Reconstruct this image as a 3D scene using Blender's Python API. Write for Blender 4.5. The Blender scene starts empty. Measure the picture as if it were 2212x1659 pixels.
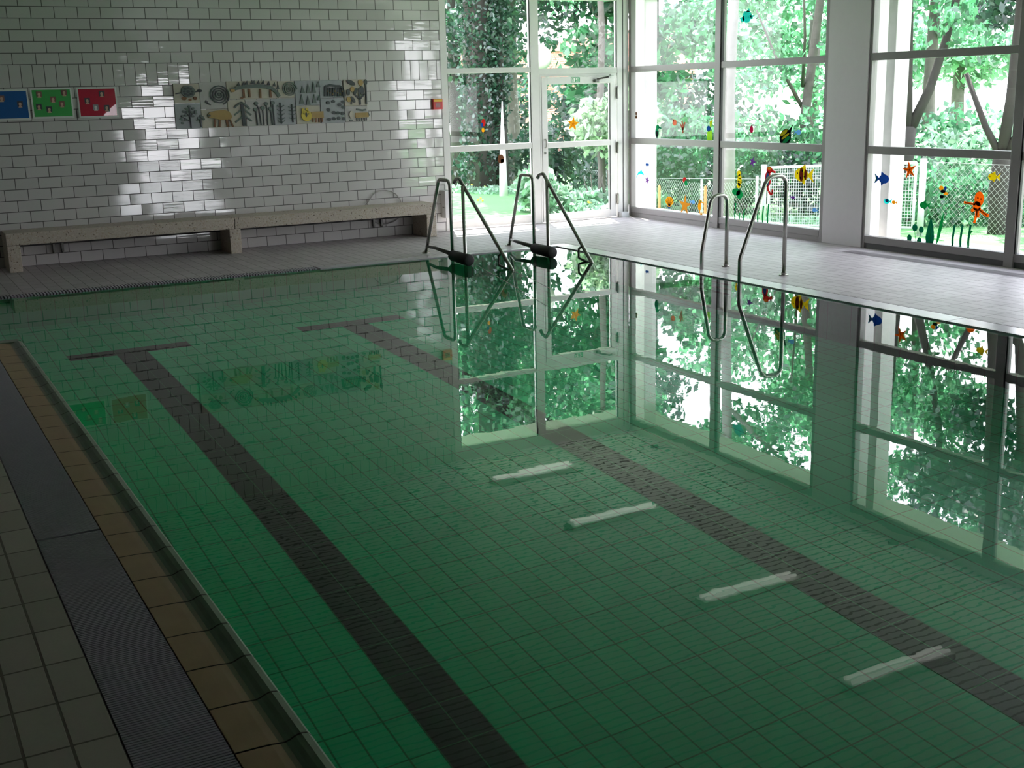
import bpy, math, random
import numpy as np
from mathutils import Vector, Matrix

C = bpy.context.scene.collection
scene = bpy.context.scene
PI = math.pi

# ------------------------------------------------------------------ camera
cam_d = bpy.data.cameras.new('camera')
cam = bpy.data.objects.new('camera', cam_d); C.objects.link(cam)
_r = Vector((0.87936637, -0.47548563, -0.02506397))
_u = Vector((0.13419145, 0.19698138, 0.9711802))
_f = Vector((0.4568451, 0.85738658, -0.23702491))
cam.matrix_world = Matrix(((_r.x, _u.x, -_f.x, -9.8769398), (_r.y, _u.y, -_f.y, -14.73445661),
                           (_r.z, _u.z, -_f.z, 1.80014769), (0, 0, 0, 1)))
cam_d.sensor_width = 36.0
cam_d.lens = 2572.0 * 36.0 / 2212.0
cam_d.clip_start = 0.05; cam_d.clip_end = 400
scene.camera = cam

# ------------------------------------------------------------------ view, sky, sun
vs = scene.view_settings
scene.display_settings.display_device = 'sRGB'
vs.view_transform = 'Standard'; vs.look = 'None'; vs.gamma = 1.0; vs.use_curve_mapping = False
vs.exposure = 1.16
cy = scene.cycles
cy.max_bounces = 9; cy.diffuse_bounces = 4; cy.glossy_bounces = 4; cy.transmission_bounces = 5
cy.transparent_max_bounces = 16; cy.caustics_reflective = False; cy.caustics_refractive = True
cy.sample_clamp_indirect = 6.0
cy.use_denoising = True

world = bpy.data.worlds.new('sky'); scene.world = world
world.use_nodes = True
wn = world.node_tree; wn.nodes.clear()
w_out = wn.nodes.new('ShaderNodeOutputWorld'); w_bg = wn.nodes.new('ShaderNodeBackground')
w_tc = wn.nodes.new('ShaderNodeTexCoord'); w_sep = wn.nodes.new('ShaderNodeSeparateXYZ')
w_rmp = wn.nodes.new('ShaderNodeValToRGB')
w_rmp.color_ramp.elements[0].position = 0.0; w_rmp.color_ramp.elements[0].color = (.98, .94, 1.0, 1)
w_rmp.color_ramp.elements[1].position = 0.8; w_rmp.color_ramp.elements[1].color = (0.78, 0.82, 1.0, 1)
wn.links.new(w_tc.outputs['Generated'], w_sep.inputs[0]); wn.links.new(w_sep.outputs[2], w_rmp.inputs[0])
wn.links.new(w_rmp.outputs[0], w_bg.inputs[0]); wn.links.new(w_bg.outputs[0], w_out.inputs[0])
w_bg.inputs[1].default_value = 4.0

sun_d = bpy.data.lights.new('sun', 'SUN'); sun_d.energy = 12.0; sun_d.angle = 0.01; sun_d.color = (1, .96, .88)
sun = bpy.data.objects.new('sun', sun_d); C.objects.link(sun)
SUN_AZ, SUN_EL = math.radians(22), math.radians(58)
_sd = Vector((math.sin(SUN_AZ) * math.cos(SUN_EL), math.cos(SUN_AZ) * math.cos(SUN_EL), math.sin(SUN_EL)))
sun.rotation_euler = _sd.to_track_quat('Z', 'Y').to_euler()
sun.location = _sd * 60

# ------------------------------------------------------------------ helpers: mesh
class MB:
    def __init__(s): s.v = []; s.f = []; s.m = []
    def add(s, vs_, fs, m=0):
        b = len(s.v); s.v.extend(vs_); s.f.extend([tuple(b + i for i in q) for q in fs]); s.m.extend([m] * len(fs)); return s
    def box(s, x0, x1, y0, y1, z0, z1, m=0):
        x0, x1 = min(x0, x1), max(x0, x1); y0, y1 = min(y0, y1), max(y0, y1); z0, z1 = min(z0, z1), max(z0, z1)
        vs_ = [(x, y, z) for z in (z0, z1) for y in (y0, y1) for x in (x0, x1)]
        return s.add(vs_, [(0, 2, 3, 1), (4, 5, 7, 6), (0, 1, 5, 4), (2, 6, 7, 3), (0, 4, 6, 2), (1, 3, 7, 5)], m)
    def tube(s, pts, r, seg=12, m=0, caps=True):
        pts = [Vector(p) for p in pts]; n = len(pts)
        rr = r if isinstance(r, (list, tuple)) else [r] * n
        t0 = (pts[1] - pts[0]).normalized()
        a = t0.orthogonal().normalized(); vs_ = []; prev = t0
        for i, p in enumerate(pts):
            t = (pts[min(i + 1, n - 1)] - pts[max(i - 1, 0)]).normalized()
            q = prev.rotation_difference(t); a = (q @ a); a = (a - t * a.dot(t)).normalized(); prev = t
            b = t.cross(a)
            for k in range(seg):
                an = 2 * PI * k / seg
                vs_.append(tuple(p + (a * math.cos(an) + b * math.sin(an)) * rr[i]))
        fs = [(i * seg + k, i * seg + (k + 1) % seg, (i + 1) * seg + (k + 1) % seg, (i + 1) * seg + k)
              for i in range(n - 1) for k in range(seg)]
        if caps: fs += [tuple(range(seg - 1, -1, -1)), tuple((n - 1) * seg + k for k in range(seg))]
        return s.add(vs_, fs, m)
    def prism(s, pts, off, m=0):
        off = Vector(off); a = [Vector(p) for p in pts]; n = len(a)
        nr = Vector((0, 0, 0))
        for i in range(n): nr += a[i].cross(a[(i + 1) % n])
        if nr.dot(off) < 0: a.reverse()
        vs_ = [tuple(p) for p in a] + [tuple(p + off) for p in a]
        fs = [tuple(range(n - 1, -1, -1)), tuple(range(n, 2 * n))]
        fs += [(i, (i + 1) % n, n + (i + 1) % n, n + i) for i in range(n)]
        return s.add(vs_, fs, m)
    def extrude_y(s, prof, y0, y1, mi):            # open profile [(x, z)] along y, material per segment
        n = len(prof)
        vs_ = [(x, y0, z) for x, z in prof] + [(x, y1, z) for x, z in prof]
        for i in range(n - 1): s.add([vs_[i], vs_[i + 1], vs_[n + i + 1], vs_[n + i]], [(0, 1, 2, 3)], mi[i])
        return s
    def sphere(s, c, r, nu=20, nv=12, m=0, sc=(1, 1, 1)):
        vs_ = [(c[0], c[1], c[2] - r * sc[2])]
        for j in range(1, nv):
            th = -PI / 2 + PI * j / nv
            for i in range(nu):
                ph = 2 * PI * i / nu
                vs_.append((c[0] + r * sc[0] * math.cos(th) * math.cos(ph), c[1] + r * sc[1] * math.cos(th) * math.sin(ph), c[2] + r * sc[2] * math.sin(th)))
        vs_.append((c[0], c[1], c[2] + r * sc[2])); T = len(vs_) - 1
        fs = [(0, 1 + (i + 1) % nu, 1 + i) for i in range(nu)]
        for j in range(nv - 2):
            for i in range(nu):
                a = 1 + j * nu
                fs.append((a + i, a + (i + 1) % nu, a + nu + (i + 1) % nu, a + nu + i))
        a = 1 + (nv - 2) * nu
        fs += [(a + i, a + (i + 1) % nu, T) for i in range(nu)]
        return s.add(vs_, fs, m)
    def build(s, name, mats, parent=None, origin=None, smooth=False, bevel=0.0):
        if not isinstance(mats, (list, tuple)): mats = [mats]
        if parent is not None: origin = parent['_o'] if '_o' in parent else (0, 0, 0)
        if origin is None:
            a = np.array(s.v); origin = (float((a[:, 0].min() + a[:, 0].max()) / 2), float((a[:, 1].min() + a[:, 1].max()) / 2), float(a[:, 2].min()))
        ox, oy, oz = origin
        me = bpy.data.meshes.new(name)
        me.from_pydata([(x - ox, y - oy, z - oz) for x, y, z in s.v], [], s.f)
        for m in mats: me.materials.append(m)
        if len(mats) > 1: me.polygons.foreach_set('material_index', s.m)
        if smooth: me.polygons.foreach_set('use_smooth', [True] * len(me.polygons))
        me.validate(); me.update()
        o = bpy.data.objects.new(name, me); C.objects.link(o)
        if parent is not None: o.parent = parent; o['_o'] = list(origin)
        else: o.location = origin; o['_o'] = list(origin)
        if bevel:
            b = o.modifiers.new('bevel', 'BEVEL'); b.width = bevel; b.segments = 2; b.limit_method = 'ANGLE'
        return o

def empty(name, loc):
    o = bpy.data.objects.new(name, None); C.objects.link(o); o.location = loc; o['_o'] = list(loc)
    o.empty_display_size = .2
    return o
def tag(o, label, cat, group=None, kind=None):
    o['label'] = label; o['category'] = cat
    if group: o['group'] = group
    if kind: o['kind'] = kind
    return o
def struct(o): o['kind'] = 'structure'; return o

def fillet(pts, r, n=7):
    pts = [Vector(p) for p in pts]; out = [pts[0]]
    for i in range(1, len(pts) - 1):
        p = pts[i]; a = pts[i - 1] - p; b = pts[i + 1] - p
        rr = r[i] if isinstance(r, dict) and i in r else (r if not isinstance(r, dict) else .03)
        ang = a.angle(b)
        d = min(rr / max(math.tan(ang / 2), 1e-3), a.length * .48, b.length * .48)
        A = p + a.normalized() * d; B = p + b.normalized() * d
        for k in range(n + 1):
            t = k / n; out.append(A * (1 - t) ** 2 + p * 2 * t * (1 - t) + B * t * t)
    out.append(pts[-1]); return out

# ------------------------------------------------------------------ helpers: materials
def new_mat(name):
    m = bpy.data.materials.new(name); m.use_nodes = True
    nt = m.node_tree; nt.nodes.clear()
    out = nt.nodes.new('ShaderNodeOutputMaterial')
    return m, nt, out
def N(nt, t, **kw):
    n = nt.nodes.new(t)
    for k, v in kw.items(): setattr(n, k, v)
    return n
def math_n(nt, op, a, b=None, c=None):
    n = N(nt, 'ShaderNodeMath', operation=op)
    for i, v in enumerate((a, b, c)):
        if v is None: continue
        if isinstance(v, (int, float)): n.inputs[i].default_value = v
        else: nt.links.new(v, n.inputs[i])
    return n.outputs[0]
def mixc(nt, f, a, b, mode='MIX'):
    n = N(nt, 'ShaderNodeMix', data_type='RGBA', blend_type=mode)
    for s_, v in ((n.inputs[0], f), (n.inputs[6], a), (n.inputs[7], b)):
        if isinstance(v, (int, float)): s_.default_value = v
        elif isinstance(v, tuple): s_.default_value = (*v, 1) if len(v) == 3 else v
        else: nt.links.new(v, s_)
    return n.outputs[2]
def pos(nt):
    g = N(nt, 'ShaderNodeNewGeometry'); s_ = N(nt, 'ShaderNodeSeparateXYZ'); nt.links.new(g.outputs['Position'], s_.inputs[0])
    return s_.outputs[0], s_.outputs[1], s_.outputs[2], g
def comb(nt, x, y, z=0.0):
    n = N(nt, 'ShaderNodeCombineXYZ')
    for i, v in enumerate((x, y, z)):
        if isinstance(v, (int, float)): n.inputs[i].default_value = v
        else: nt.links.new(v, n.inputs[i])
    return n.outputs[0]
def noise(nt, vec, scale, detail=3, rough=.5):
    n = N(nt, 'ShaderNodeTexNoise'); n.inputs['Scale'].default_value = scale
    n.inputs['Detail'].default_value = detail; n.inputs['Roughness'].default_value = rough
    if vec is not None: nt.links.new(vec, n.inputs['Vector'])
    return n.outputs[0]
def brick(nt, vec, w, h, mortar, offset=.5):
    n = N(nt, 'ShaderNodeTexBrick'); n.offset = offset; n.offset_frequency = 2
    n.inputs['Scale'].default_value = 1.0; n.inputs['Mortar Size'].default_value = mortar
    n.inputs['Mortar Smooth'].default_value = 0.15; n.inputs['Brick Width'].default_value = w; n.inputs['Row Height'].default_value = h
    n.inputs['Color1'].default_value = (0, 0, 0, 1); n.inputs['Color2'].default_value = (1, 1, 1, 1); n.inputs['Mortar'].default_value = (.5, .5, .5, 1)
    nt.links.new(vec, n.inputs['Vector'])
    return n.outputs['Color'], n.outputs['Fac']
def principled(nt, out):
    b = N(nt, 'ShaderNodeBsdfPrincipled'); nt.links.new(b.outputs[0], out.inputs[0]); return b

def plain(name, col, rough=.5, metal=0.0, var=.06, scale=14, emit=0.0):
    m, nt, out = new_mat(name); b = principled(nt, out)
    tc = N(nt, 'ShaderNodeTexCoord'); nz = noise(nt, tc.outputs['Object'], scale)
    f = math_n(nt, 'MULTIPLY_ADD', nz, 2 * var, 1 - var)
    c = mixc(nt, 1.0, (*col, 1), comb(nt, f, f, f), 'MULTIPLY')
    nt.links.new(c, b.inputs['Base Color']); b.inputs['Roughness'].default_value = rough; b.inputs['Metallic'].default_value = metal
    if emit: b.inputs['Emission Color'].default_value = (*col, 1); b.inputs['Emission Strength'].default_value = emit
    return m

def wall_tile(name, w, h, x0, offset):
    m, nt, out = new_mat(name); b = principled(nt, out)
    X, Y, Z, g = pos(nt)
    col, fac = brick(nt, comb(nt, math_n(nt, 'SUBTRACT', X, x0), Z), w, h, .0045, offset)
    wn_ = N(nt, 'ShaderNodeTexWhiteNoise', noise_dimensions='1D')
    nt.links.new(math_n(nt, 'MULTIPLY', col, 91.7), wn_.inputs['W'])
    tint = math_n(nt, 'MULTIPLY_ADD', wn_.outputs['Value'], .08, .94)
    c = mixc(nt, 1.0, (.64, .62, .61, 1), comb(nt, tint, tint, tint), 'MULTIPLY')
    c = mixc(nt, fac, c, (.06, .052, .05))
    nt.links.new(c, b.inputs['Base Color'])
    nt.links.new(math_n(nt, 'MULTIPLY_ADD', fac, .6, .06), b.inputs['Roughness'])
    st = noise(nt, comb(nt, math_n(nt, 'MULTIPLY', X, 2.2), math_n(nt, 'MULTIPLY', Z, 55.0), math_n(nt, 'MULTIPLY', col, 7)), 1.0, 4, .6)
    dz = math_n(nt, 'ADD', math_n(nt, 'MULTIPLY_ADD', st, .10, -.05), math_n(nt, 'MULTIPLY_ADD', wn_.outputs['Value'], .032, -.016))
    dx = math_n(nt, 'MULTIPLY_ADD', col, .026, -.013); b.inputs['Specular IOR Level'].default_value = 1.0
    va = N(nt, 'ShaderNodeVectorMath', operation='ADD'); nt.links.new(g.outputs['Normal'], va.inputs[0]); nt.links.new(comb(nt, dx, 0.0, dz), va.inputs[1])
    vn = N(nt, 'ShaderNodeVectorMath', operation='NORMALIZE'); nt.links.new(va.outputs[0], vn.inputs[0])
    nt.links.new(vn.outputs[0], b.inputs['Normal'])
    return m
M_brick = wall_tile('white_glazed_running_bond', .25, .125, -7.105, .5)
M_soldier = wall_tile('white_glazed_soldier_course', .125, .25, -8.28, 0.0)

def floor_tile(name, w, h, x0, y0, col, grout, mortar, rough=.5, var=.16, ribs=0.0):
    m, nt, out = new_mat(name); b = principled(nt, out)
    X, Y, Z, g = pos(nt)
    c0, fac = brick(nt, comb(nt, math_n(nt, 'SUBTRACT', X, x0), math_n(nt, 'SUBTRACT', Y, y0)), w, h, mortar, 0.0)
    gv = N(nt, 'ShaderNodeNewGeometry').outputs['Position']
    nz = noise(nt, gv, 2.2, 4); n2 = noise(nt, gv, 60.0, 3)
    f = math_n(nt, 'ADD', math_n(nt, 'MULTIPLY_ADD', c0, var, 1 - var / 2 - .16), math_n(nt, 'ADD', math_n(nt, 'MULTIPLY', nz, .2), math_n(nt, 'MULTIPLY', n2, .12)))
    c = mixc(nt, 1.0, (*col, 1), comb(nt, f, f, f), 'MULTIPLY')
    c = mixc(nt, fac, c, grout)
    nt.links.new(c, b.inputs['Base Color']); b.inputs['Roughness'].default_value = rough
    bp = N(nt, 'ShaderNodeBump'); bp.inputs['Strength'].default_value = .5; bp.inputs['Distance'].default_value = .003
    hgt = math_n(nt, 'MULTIPLY', fac, -1.0)
    nt.links.new(hgt, bp.inputs['Height']); nt.links.new(bp.outputs[0], b.inputs['Normal'])
    return m
M_deck = floor_tile('beige_deck_tile', .125, .25, -2.5, -2.35, (.45, .41, .42), (.11, .09, .085), .0038, .45)
M_deck_near = floor_tile('beige_deck_tile_square', .1305, .288, -9.5635, -10.231, (.48, .44, .36), (.15, .12, .09), .005, .5)
M_pool = floor_tile('green_pool_tile', .1316, .2835, -7.975, -10.405, (.016, .60, .24), (.008, .27, .10), .0045, .3, .1)
M_lane = floor_tile('dark_lane_tile', .1316, .2835, -7.975, -10.405, (.012, .008, .008), (.03, .13, .05), .003, .3, .2)
M_poolwall = floor_tile('green_pool_wall_tile', .1316, .2835, -7.975, -10.405, (.02, .45, .18), (.01, .2, .08), .004, .3, .1)

M_white = plain('white_paint', (.72, .72, .70), .5)
M_brownwall = plain('brown_brick_paint', (.24, .20, .17), .7)
M_frame = plain('white_lacquered_aluminium', (.74, .73, .71), .35, var=.04)
M_backlit_frame = plain('backlit_white_frame', (.24, .225, .22), .4, var=.05)  # white frames darkened in colour to carry their backlit shade
M_gasket = plain('black_rubber_gasket', (.02, .02, .02), .6)
M_panel = plain('pale_grey_column_panel', (.60, .57, .58), .55, var=.03)
M_plinth = plain('dark_plinth', (.06, .06, .06), .6)
M_concrete = plain('pale_outdoor_concrete', (.62, .62, .60), .85, var=.2, scale=6)
M_steel = plain('brushed_stainless_steel', (.44, .43, .40), .26, 1.0, var=.06, scale=30)
M_dark_steel = plain('dark_steel', (.12, .12, .11), .35, .8)
M_black = plain('black_foam', (.02, .018, .018), .7)
M_coping = plain('pale_coping_tile', (.56, .54, .57), .25, var=.08)
M_grate = plain('lilac_grey_grate', (.40, .38, .42), .55, var=.08)
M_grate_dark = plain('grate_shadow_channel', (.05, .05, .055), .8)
M_tan = plain('tan_glazed_edge_tile', (.44, .30, .16), .38, var=.14, scale=9)
M_tan_mid = plain('olive_glazed_channel', (.22, .22, .115), .3, var=.12, scale=9)
M_lip = plain('green_glazed_lip', (.17, .25, .155), .28, var=.14, scale=12)
M_grout = plain('dark_grout', (.06, .05, .04), .85)
M_red = plain('red_plastic', (.62, .03, .03), .35)
M_yellow = plain('yellow_label', (.85, .5, .05), .4)
M_sign_green = plain('safety_green', (.02, .33, .12), .4)
M_sign_white = plain('sign_white', (.85, .88, .85), .4)
M_cable = plain('grey_cable', (.38, .36, .35), .5)
M_pipe = plain('dark_pipe', (.10, .10, .10), .45)
M_box = plain('pale_grey_cabinet_enamel', (.62, .62, .63), .4)

def terrazzo():
    m, nt, out = new_mat('beige_terrazzo'); b = principled(nt, out)
    tc = N(nt, 'ShaderNodeNewGeometry').outputs['Position']
    vo = N(nt, 'ShaderNodeTexVoronoi'); vo.inputs['Scale'].default_value = 85; nt.links.new(tc, vo.inputs['Vector'])
    sp = N(nt, 'ShaderNodeSeparateColor'); nt.links.new(vo.outputs['Color'], sp.inputs[0])
    rr = N(nt, 'ShaderNodeValToRGB'); cr = rr.color_ramp; cr.interpolation = 'CONSTANT'
    cr.elements[0].color = (.50, .44, .37, 1); cr.elements[1].position = .55; cr.elements[1].color = (.54, .48, .41, 1)
    for p_, c_ in ((.78, (.44, .36, .27, 1)), (.9, (.58, .53, .45, 1)), (.97, (.18, .14, .11, 1))):
        e = cr.elements.new(p_); e.color = c_
    nt.links.new(sp.outputs[0], rr.inputs[0]); nt.links.new(rr.outputs[0], b.inputs['Base Color']); b.inputs['Roughness'].default_value = .6
    return m
M_terrazzo = terrazzo()

def glass_pane():
    m, nt, out = new_mat('clear_window_glass')
    t = N(nt, 'ShaderNodeBsdfTransparent'); t.inputs[0].default_value = (.97, .985, .98, 1)
    gl = N(nt, 'ShaderNodeBsdfGlossy'); gl.inputs['Roughness'].default_value = .0
    g = N(nt, 'ShaderNodeNewGeometry'); dt = N(nt, 'ShaderNodeVectorMath', operation='DOT_PRODUCT')
    nt.links.new(g.outputs['Normal'], dt.inputs[0]); nt.links.new(g.outputs['Incoming'], dt.inputs[1])
    c1 = math_n(nt, 'SUBTRACT', 1.0, math_n(nt, 'ABSOLUTE', dt.outputs['Value']))
    fr = math_n(nt, 'MULTIPLY_ADD', math_n(nt, 'POWER', c1, 5.0), .9, .014)
    mx = N(nt, 'ShaderNodeMixShader'); nt.links.new(fr, mx.inputs[0]); nt.links.new(t.outputs[0], mx.inputs[1]); nt.links.new(gl.outputs[0], mx.inputs[2])
    nt.links.new(mx.outputs[0], out.inputs[0]); return m
M_glass = glass_pane()

def water_mat():
    m, nt, out = new_mat('still_pool_water')
    g = N(nt, 'ShaderNodeBsdfGlass'); g.inputs['IOR'].default_value = 1.333; g.inputs['Roughness'].default_value = 0.0
    g.inputs['Color'].default_value = (.97, 1, .985, 1)
    tc = N(nt, 'ShaderNodeNewGeometry').outputs['Position']
    n1 = noise(nt, tc, 1.7, 2); n2 = noise(nt, tc, 11.0, 2)
    h = math_n(nt, 'ADD', math_n(nt, 'MULTIPLY', n1, .6), math_n(nt, 'MULTIPLY', n2, .10))
    bp = N(nt, 'ShaderNodeBump'); bp.inputs['Strength'].default_value = 1.0; bp.inputs['Distance'].default_value = .0008
    nt.links.new(h, bp.inputs['Height']); nt.links.new(bp.outputs[0], g.inputs['Normal'])
    nt.links.new(g.outputs[0], out.inputs['Surface'])
    return m
M_water = water_mat()

def ceiling_mat():
    m, nt, out = new_mat('white_slatted_ceiling'); b = principled(nt, out)
    X, Y, Z, g = pos(nt)
    fr = math_n(nt, 'FRACT', math_n(nt, 'DIVIDE', Y, .103))
    gap = math_n(nt, 'LESS_THAN', fr, .22)
    c = mixc(nt, gap, (.68, .66, .67), (.010, .010, .010))
    nt.links.new(c, b.inputs['Base Color']); b.inputs['Roughness'].default_value = .45; b.inputs['Specular IOR Level'].default_value = .4
    return m
M_ceiling = ceiling_mat()

def leaf_mat(name, col, trans, k=.5):
    m, nt, out = new_mat(name)
    gi = N(nt, 'ShaderNodeNewGeometry')
    r_ = gi.outputs['Random Per Island']
    f = math_n(nt, 'MULTIPLY_ADD', math_n(nt, 'POWER', r_, 2.0), 1.5, .5)
    c1 = mixc(nt, 1.0, (*col, 1), comb(nt, f, f, f), 'MULTIPLY'); c2 = mixc(nt, 1.0, (*trans, 1), comb(nt, f, f, f), 'MULTIPLY')
    d = N(nt, 'ShaderNodeBsdfDiffuse'); t = N(nt, 'ShaderNodeBsdfTranslucent')
    nt.links.new(c1, d.inputs[0]); nt.links.new(c2, t.inputs[0])
    mx = N(nt, 'ShaderNodeMixShader'); mx.inputs[0].default_value = k
    nt.links.new(d.outputs[0], mx.inputs[1]); nt.links.new(t.outputs[0], mx.inputs[2])
    gl = N(nt, 'ShaderNodeBsdfGlossy'); gl.inputs['Roughness'].default_value = .38
    m2 = N(nt, 'ShaderNodeMixShader'); m2.inputs[0].default_value = .09
    nt.links.new(mx.outputs[0], m2.inputs[1]); nt.links.new(gl.outputs[0], m2.inputs[2]); nt.links.new(m2.outputs[0], out.inputs[0])
    return m
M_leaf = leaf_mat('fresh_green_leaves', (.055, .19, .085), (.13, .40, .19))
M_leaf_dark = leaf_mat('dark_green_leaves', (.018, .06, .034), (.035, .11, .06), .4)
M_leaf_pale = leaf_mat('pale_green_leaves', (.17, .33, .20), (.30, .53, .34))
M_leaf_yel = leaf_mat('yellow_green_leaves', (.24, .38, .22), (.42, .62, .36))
M_bark = plain('grey_brown_bark', (.11, .095, .085), .9, var=.35, scale=9)
M_bark_dark = plain('dark_bark', (.04, .035, .03), .9, var=.35, scale=9)
M_bark_pale = plain('pale_grey_bark', (.24, .215, .21), .9, var=.3, scale=7)

def grass_mat():
    m, nt, out = new_mat('meadow_grass'); b = principled(nt, out)
    tc = N(nt, 'ShaderNodeNewGeometry').outputs['Position']
    nz = noise(nt, tc, 1.3, 5); n2 = noise(nt, tc, 26.0, 4)
    c = mixc(nt, nz, (.05, .17, .05), (.09, .27, .08)); c = mixc(nt, math_n(nt, 'MULTIPLY', n2, .5), c, (.15, .32, .11))
    nt.links.new(c, b.inputs['Base Color']); b.inputs['Roughness'].default_value = .9
    return m
M_grass = grass_mat()
def paving_mat():
    m, nt, out = new_mat('pale_stone_paving'); b = principled(nt, out)
    X, Y, Z, g = pos(nt)
    c0, fac = brick(nt, comb(nt, X, Y), .4, .4, .008, .5)
    f = math_n(nt, 'MULTIPLY_ADD', c0, .12, .9)
    c = mixc(nt, fac, mixc(nt, 1.0, (.66, .65, .62, 1), comb(nt, f, f, f), 'MULTIPLY'), (.4, .39, .36))
    nt.links.new(c, b.inputs['Base Color']); b.inputs['Roughness'].default_value = .9
    return m
M_paving = paving_mat()
def redbrick_mat():
    m, nt, out = new_mat('red_house_brick'); b = principled(nt, out)
    X, Y, Z, g = pos(nt)
    c0, fac = brick(nt, comb(nt, math_n(nt, 'SUBTRACT', X, Y), Z), .24, .08, .01, .5)
    c = mixc(nt, c0, (.42, .16, .12), (.55, .24, .18)); c = mixc(nt, fac, c, (.5, .4, .36))
    nt.links.new(c, b.inputs['Base Color']); b.inputs['Roughness'].default_value = .9
    return m
M_redbrick = redbrick_mat()

# ------------------------------------------------------------------ setting: shell
ZW = -0.012          # water level
YB = -21.0           # back wall
XL = -13.0           # left wall
ZC = 3.25            # ceiling
# back (far) wall of glazed bricks
w = MB()
for z0, z1, mi in ((-.02, 2.0, 0), (2.0, 2.25, 1), (2.25, 3.0, 0), (3.0, ZC, 1)):
    w.box(XL, -2.972, 0, .3, z0, z1, mi)
struct(w.build('wall_back', [M_brick, M_soldier]))
struct(MB().box(XL - .3, XL, YB, .3, -.02, ZC).build('wall_left', M_brownwall))
# front wall behind the camera, with one window
w = MB(); w.box(XL, -3.05, YB - .3, YB, -.02, ZC); w.box(-.6, .3, YB - .3, YB, -.02, ZC); w.box(-3.05, -.6, YB - .3, YB, 2.05, ZC); w.box(-3.05, -.6, YB - .3, YB, -.02, .06)
struct(w.build('wall_front', M_brownwall))
struct(MB().box(XL, .3, YB, .3, ZC, ZC + .03).build('ceiling', M_ceiling))
struct(MB().box(XL - .3, 1.0, YB - .3, 1.2, ZC + .035, ZC + .35).build('roof', M_white))
# right wall: solid part behind the last window, heads above the bays
BAYS = [(-.0, -4.078, -2.055), (-4.72, -8.80, -6.72)]
w = MB(); w.box(0, .3, YB, -9.44, -.02, ZC)
struct(w.build('wall_right', M_white))
w = MB(); w.box(0.0, .12, -9.44, .12, 3.15, ZC)
struct(w.build('trim_1', M_frame))
w = MB(); w.box(-2.972, 0.0, 0.0, .12, 3.15, ZC)
struct(w.build('trim_2', M_frame))
# clad columns between the window bays
for i, (y1, y0) in enumerate(((-4.082, -4.716), (-8.804, -9.436))):
    c = MB().box(-.012, .26, y0, y1, 0, 3.15).build('column', M_panel, bevel=.004)
    tag(c, ('pale grey clad column between the corner bay and the next window bay',
            'grey clad column at the near end of the second window bay', 'grey clad column beside the solid right wall')[i], 'column')
    struct(c)

# deck
PX0, PX1, PY1 = -8.93, -2.5, -2.35         # pool water extents
d = MB()
d.box(XL, 0.3, PY1 + .17, .3, -.12, 0)                       # far deck
d.box(XL, -11.5, -4.78, PY1 + .17, -.12, 0)                  # beyond the recess
d.box(-2.4, .3, YB, PY1 + .17, -.12, 0)                      # right deck
struct(d.build('floor', M_deck))
d = MB(); d.box(XL, -9.435, YB, -4.78, -.12, 0)
struct(d.build('floor', M_deck_near))
d = MB(); d.box(-11.5, -2.5, PY1, PY1 + .17, -.12, -.045)
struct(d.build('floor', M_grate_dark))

# far edge: grate on the left, smooth cover strip on the right, pale coping on the right side
def grate(name, x0, x1, y0, y1, along, pitch, label):
    g = MB()
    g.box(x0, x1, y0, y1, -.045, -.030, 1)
    n = int(((y1 - y0) if along == 'y' else (x1 - x0)) / pitch)
    for k in range(n):
        if along == 'y':
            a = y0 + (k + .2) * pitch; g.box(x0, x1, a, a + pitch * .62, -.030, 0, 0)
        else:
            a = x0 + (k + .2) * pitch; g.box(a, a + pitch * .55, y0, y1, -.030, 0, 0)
    o = g.build(name, [M_grate, M_grate_dark]); tag(o, label, 'grate'); return o
grate('overflow_grate', -11.4, -5.62, PY1 + .01, PY1 + .165, 'x', .03, 'dark slotted overflow grate along the far pool edge below the stone bench')
o = MB().box(-5.61, -2.625, PY1, PY1 + .165, -.044, -.001).build('channel_cover', M_coping)
tag(o, 'smooth grey channel cover along the far pool edge beside the stair handrails', 'channel cover')
c = MB()
y = YB + .02
while y < PY1 + .1:
    c.box(-2.62, -2.405, y, min(y + .97, PY1 + .165), -.11, -.001); y += .975
o = struct(c.build('trim_3', M_coping, bevel=.003))
# left: ribbed grate, profiled edge tiles
for i, (a, b, l) in enumerate(((-20.9, -14.0, 'behind the camera'), (-13.99, -9.55, 'nearest section'), (-9.545, -4.82, 'far section'))):
    if i == 0: continue
    grate('overflow_grate', -9.430, -9.170, a, b, 'y', .0148,
          'ribbed lilac grey overflow grate along the near left pool edge, %s' % l)
e = MB()
prof = [(-9.165, -.06), (-9.165, 0), (-9.10, -.001), (-9.06, -.003), (-9.035, -.006), (-9.018, -.007), (-9.003, -.003), (-8.988, .004), (-8.970, .008), (-8.950, .004), (-8.938, -.010), (-8.934, -.05), (-8.934, -.12)]
mi = [0, 0, 0, 0, 1, 2, 2, 2, 2, 2, 2, 2]
P = .288
k0 = -10.231
ks = [k0 + P * i for i in range(-30, 20)]
for yk in ks:
    if yk + P > -4.79: continue
    e.extrude_y(prof, yk + .004, yk + P - .004, mi)
yl = max(k for k in ks if k + P <= -4.79) + P
e.extrude_y([(x, z - .006) for x, z in prof], YB, yl, [3] * 12)
e.extrude_y(prof, yl + .004, -4.79, mi)
# the lip turning left at the end of the peninsula
for i in range(9):
    x0, x1 = -8.96 - P * (i + 1), -8.96 - P * i
    e.box(x0 + .003, x1 - .003, -4.79, -4.68, -.12, .004, 2)
struct(e.build('trim_4', [M_tan, M_tan_mid, M_lip, M_grout], smooth=False))
d = MB(); d.box(-9.17, -8.95, YB, -4.79, -.14, -.06); d.box(-11.5, -9.17, YB, -4.69, -.14, -.046)
struct(d.build('floor', M_grout))

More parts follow.
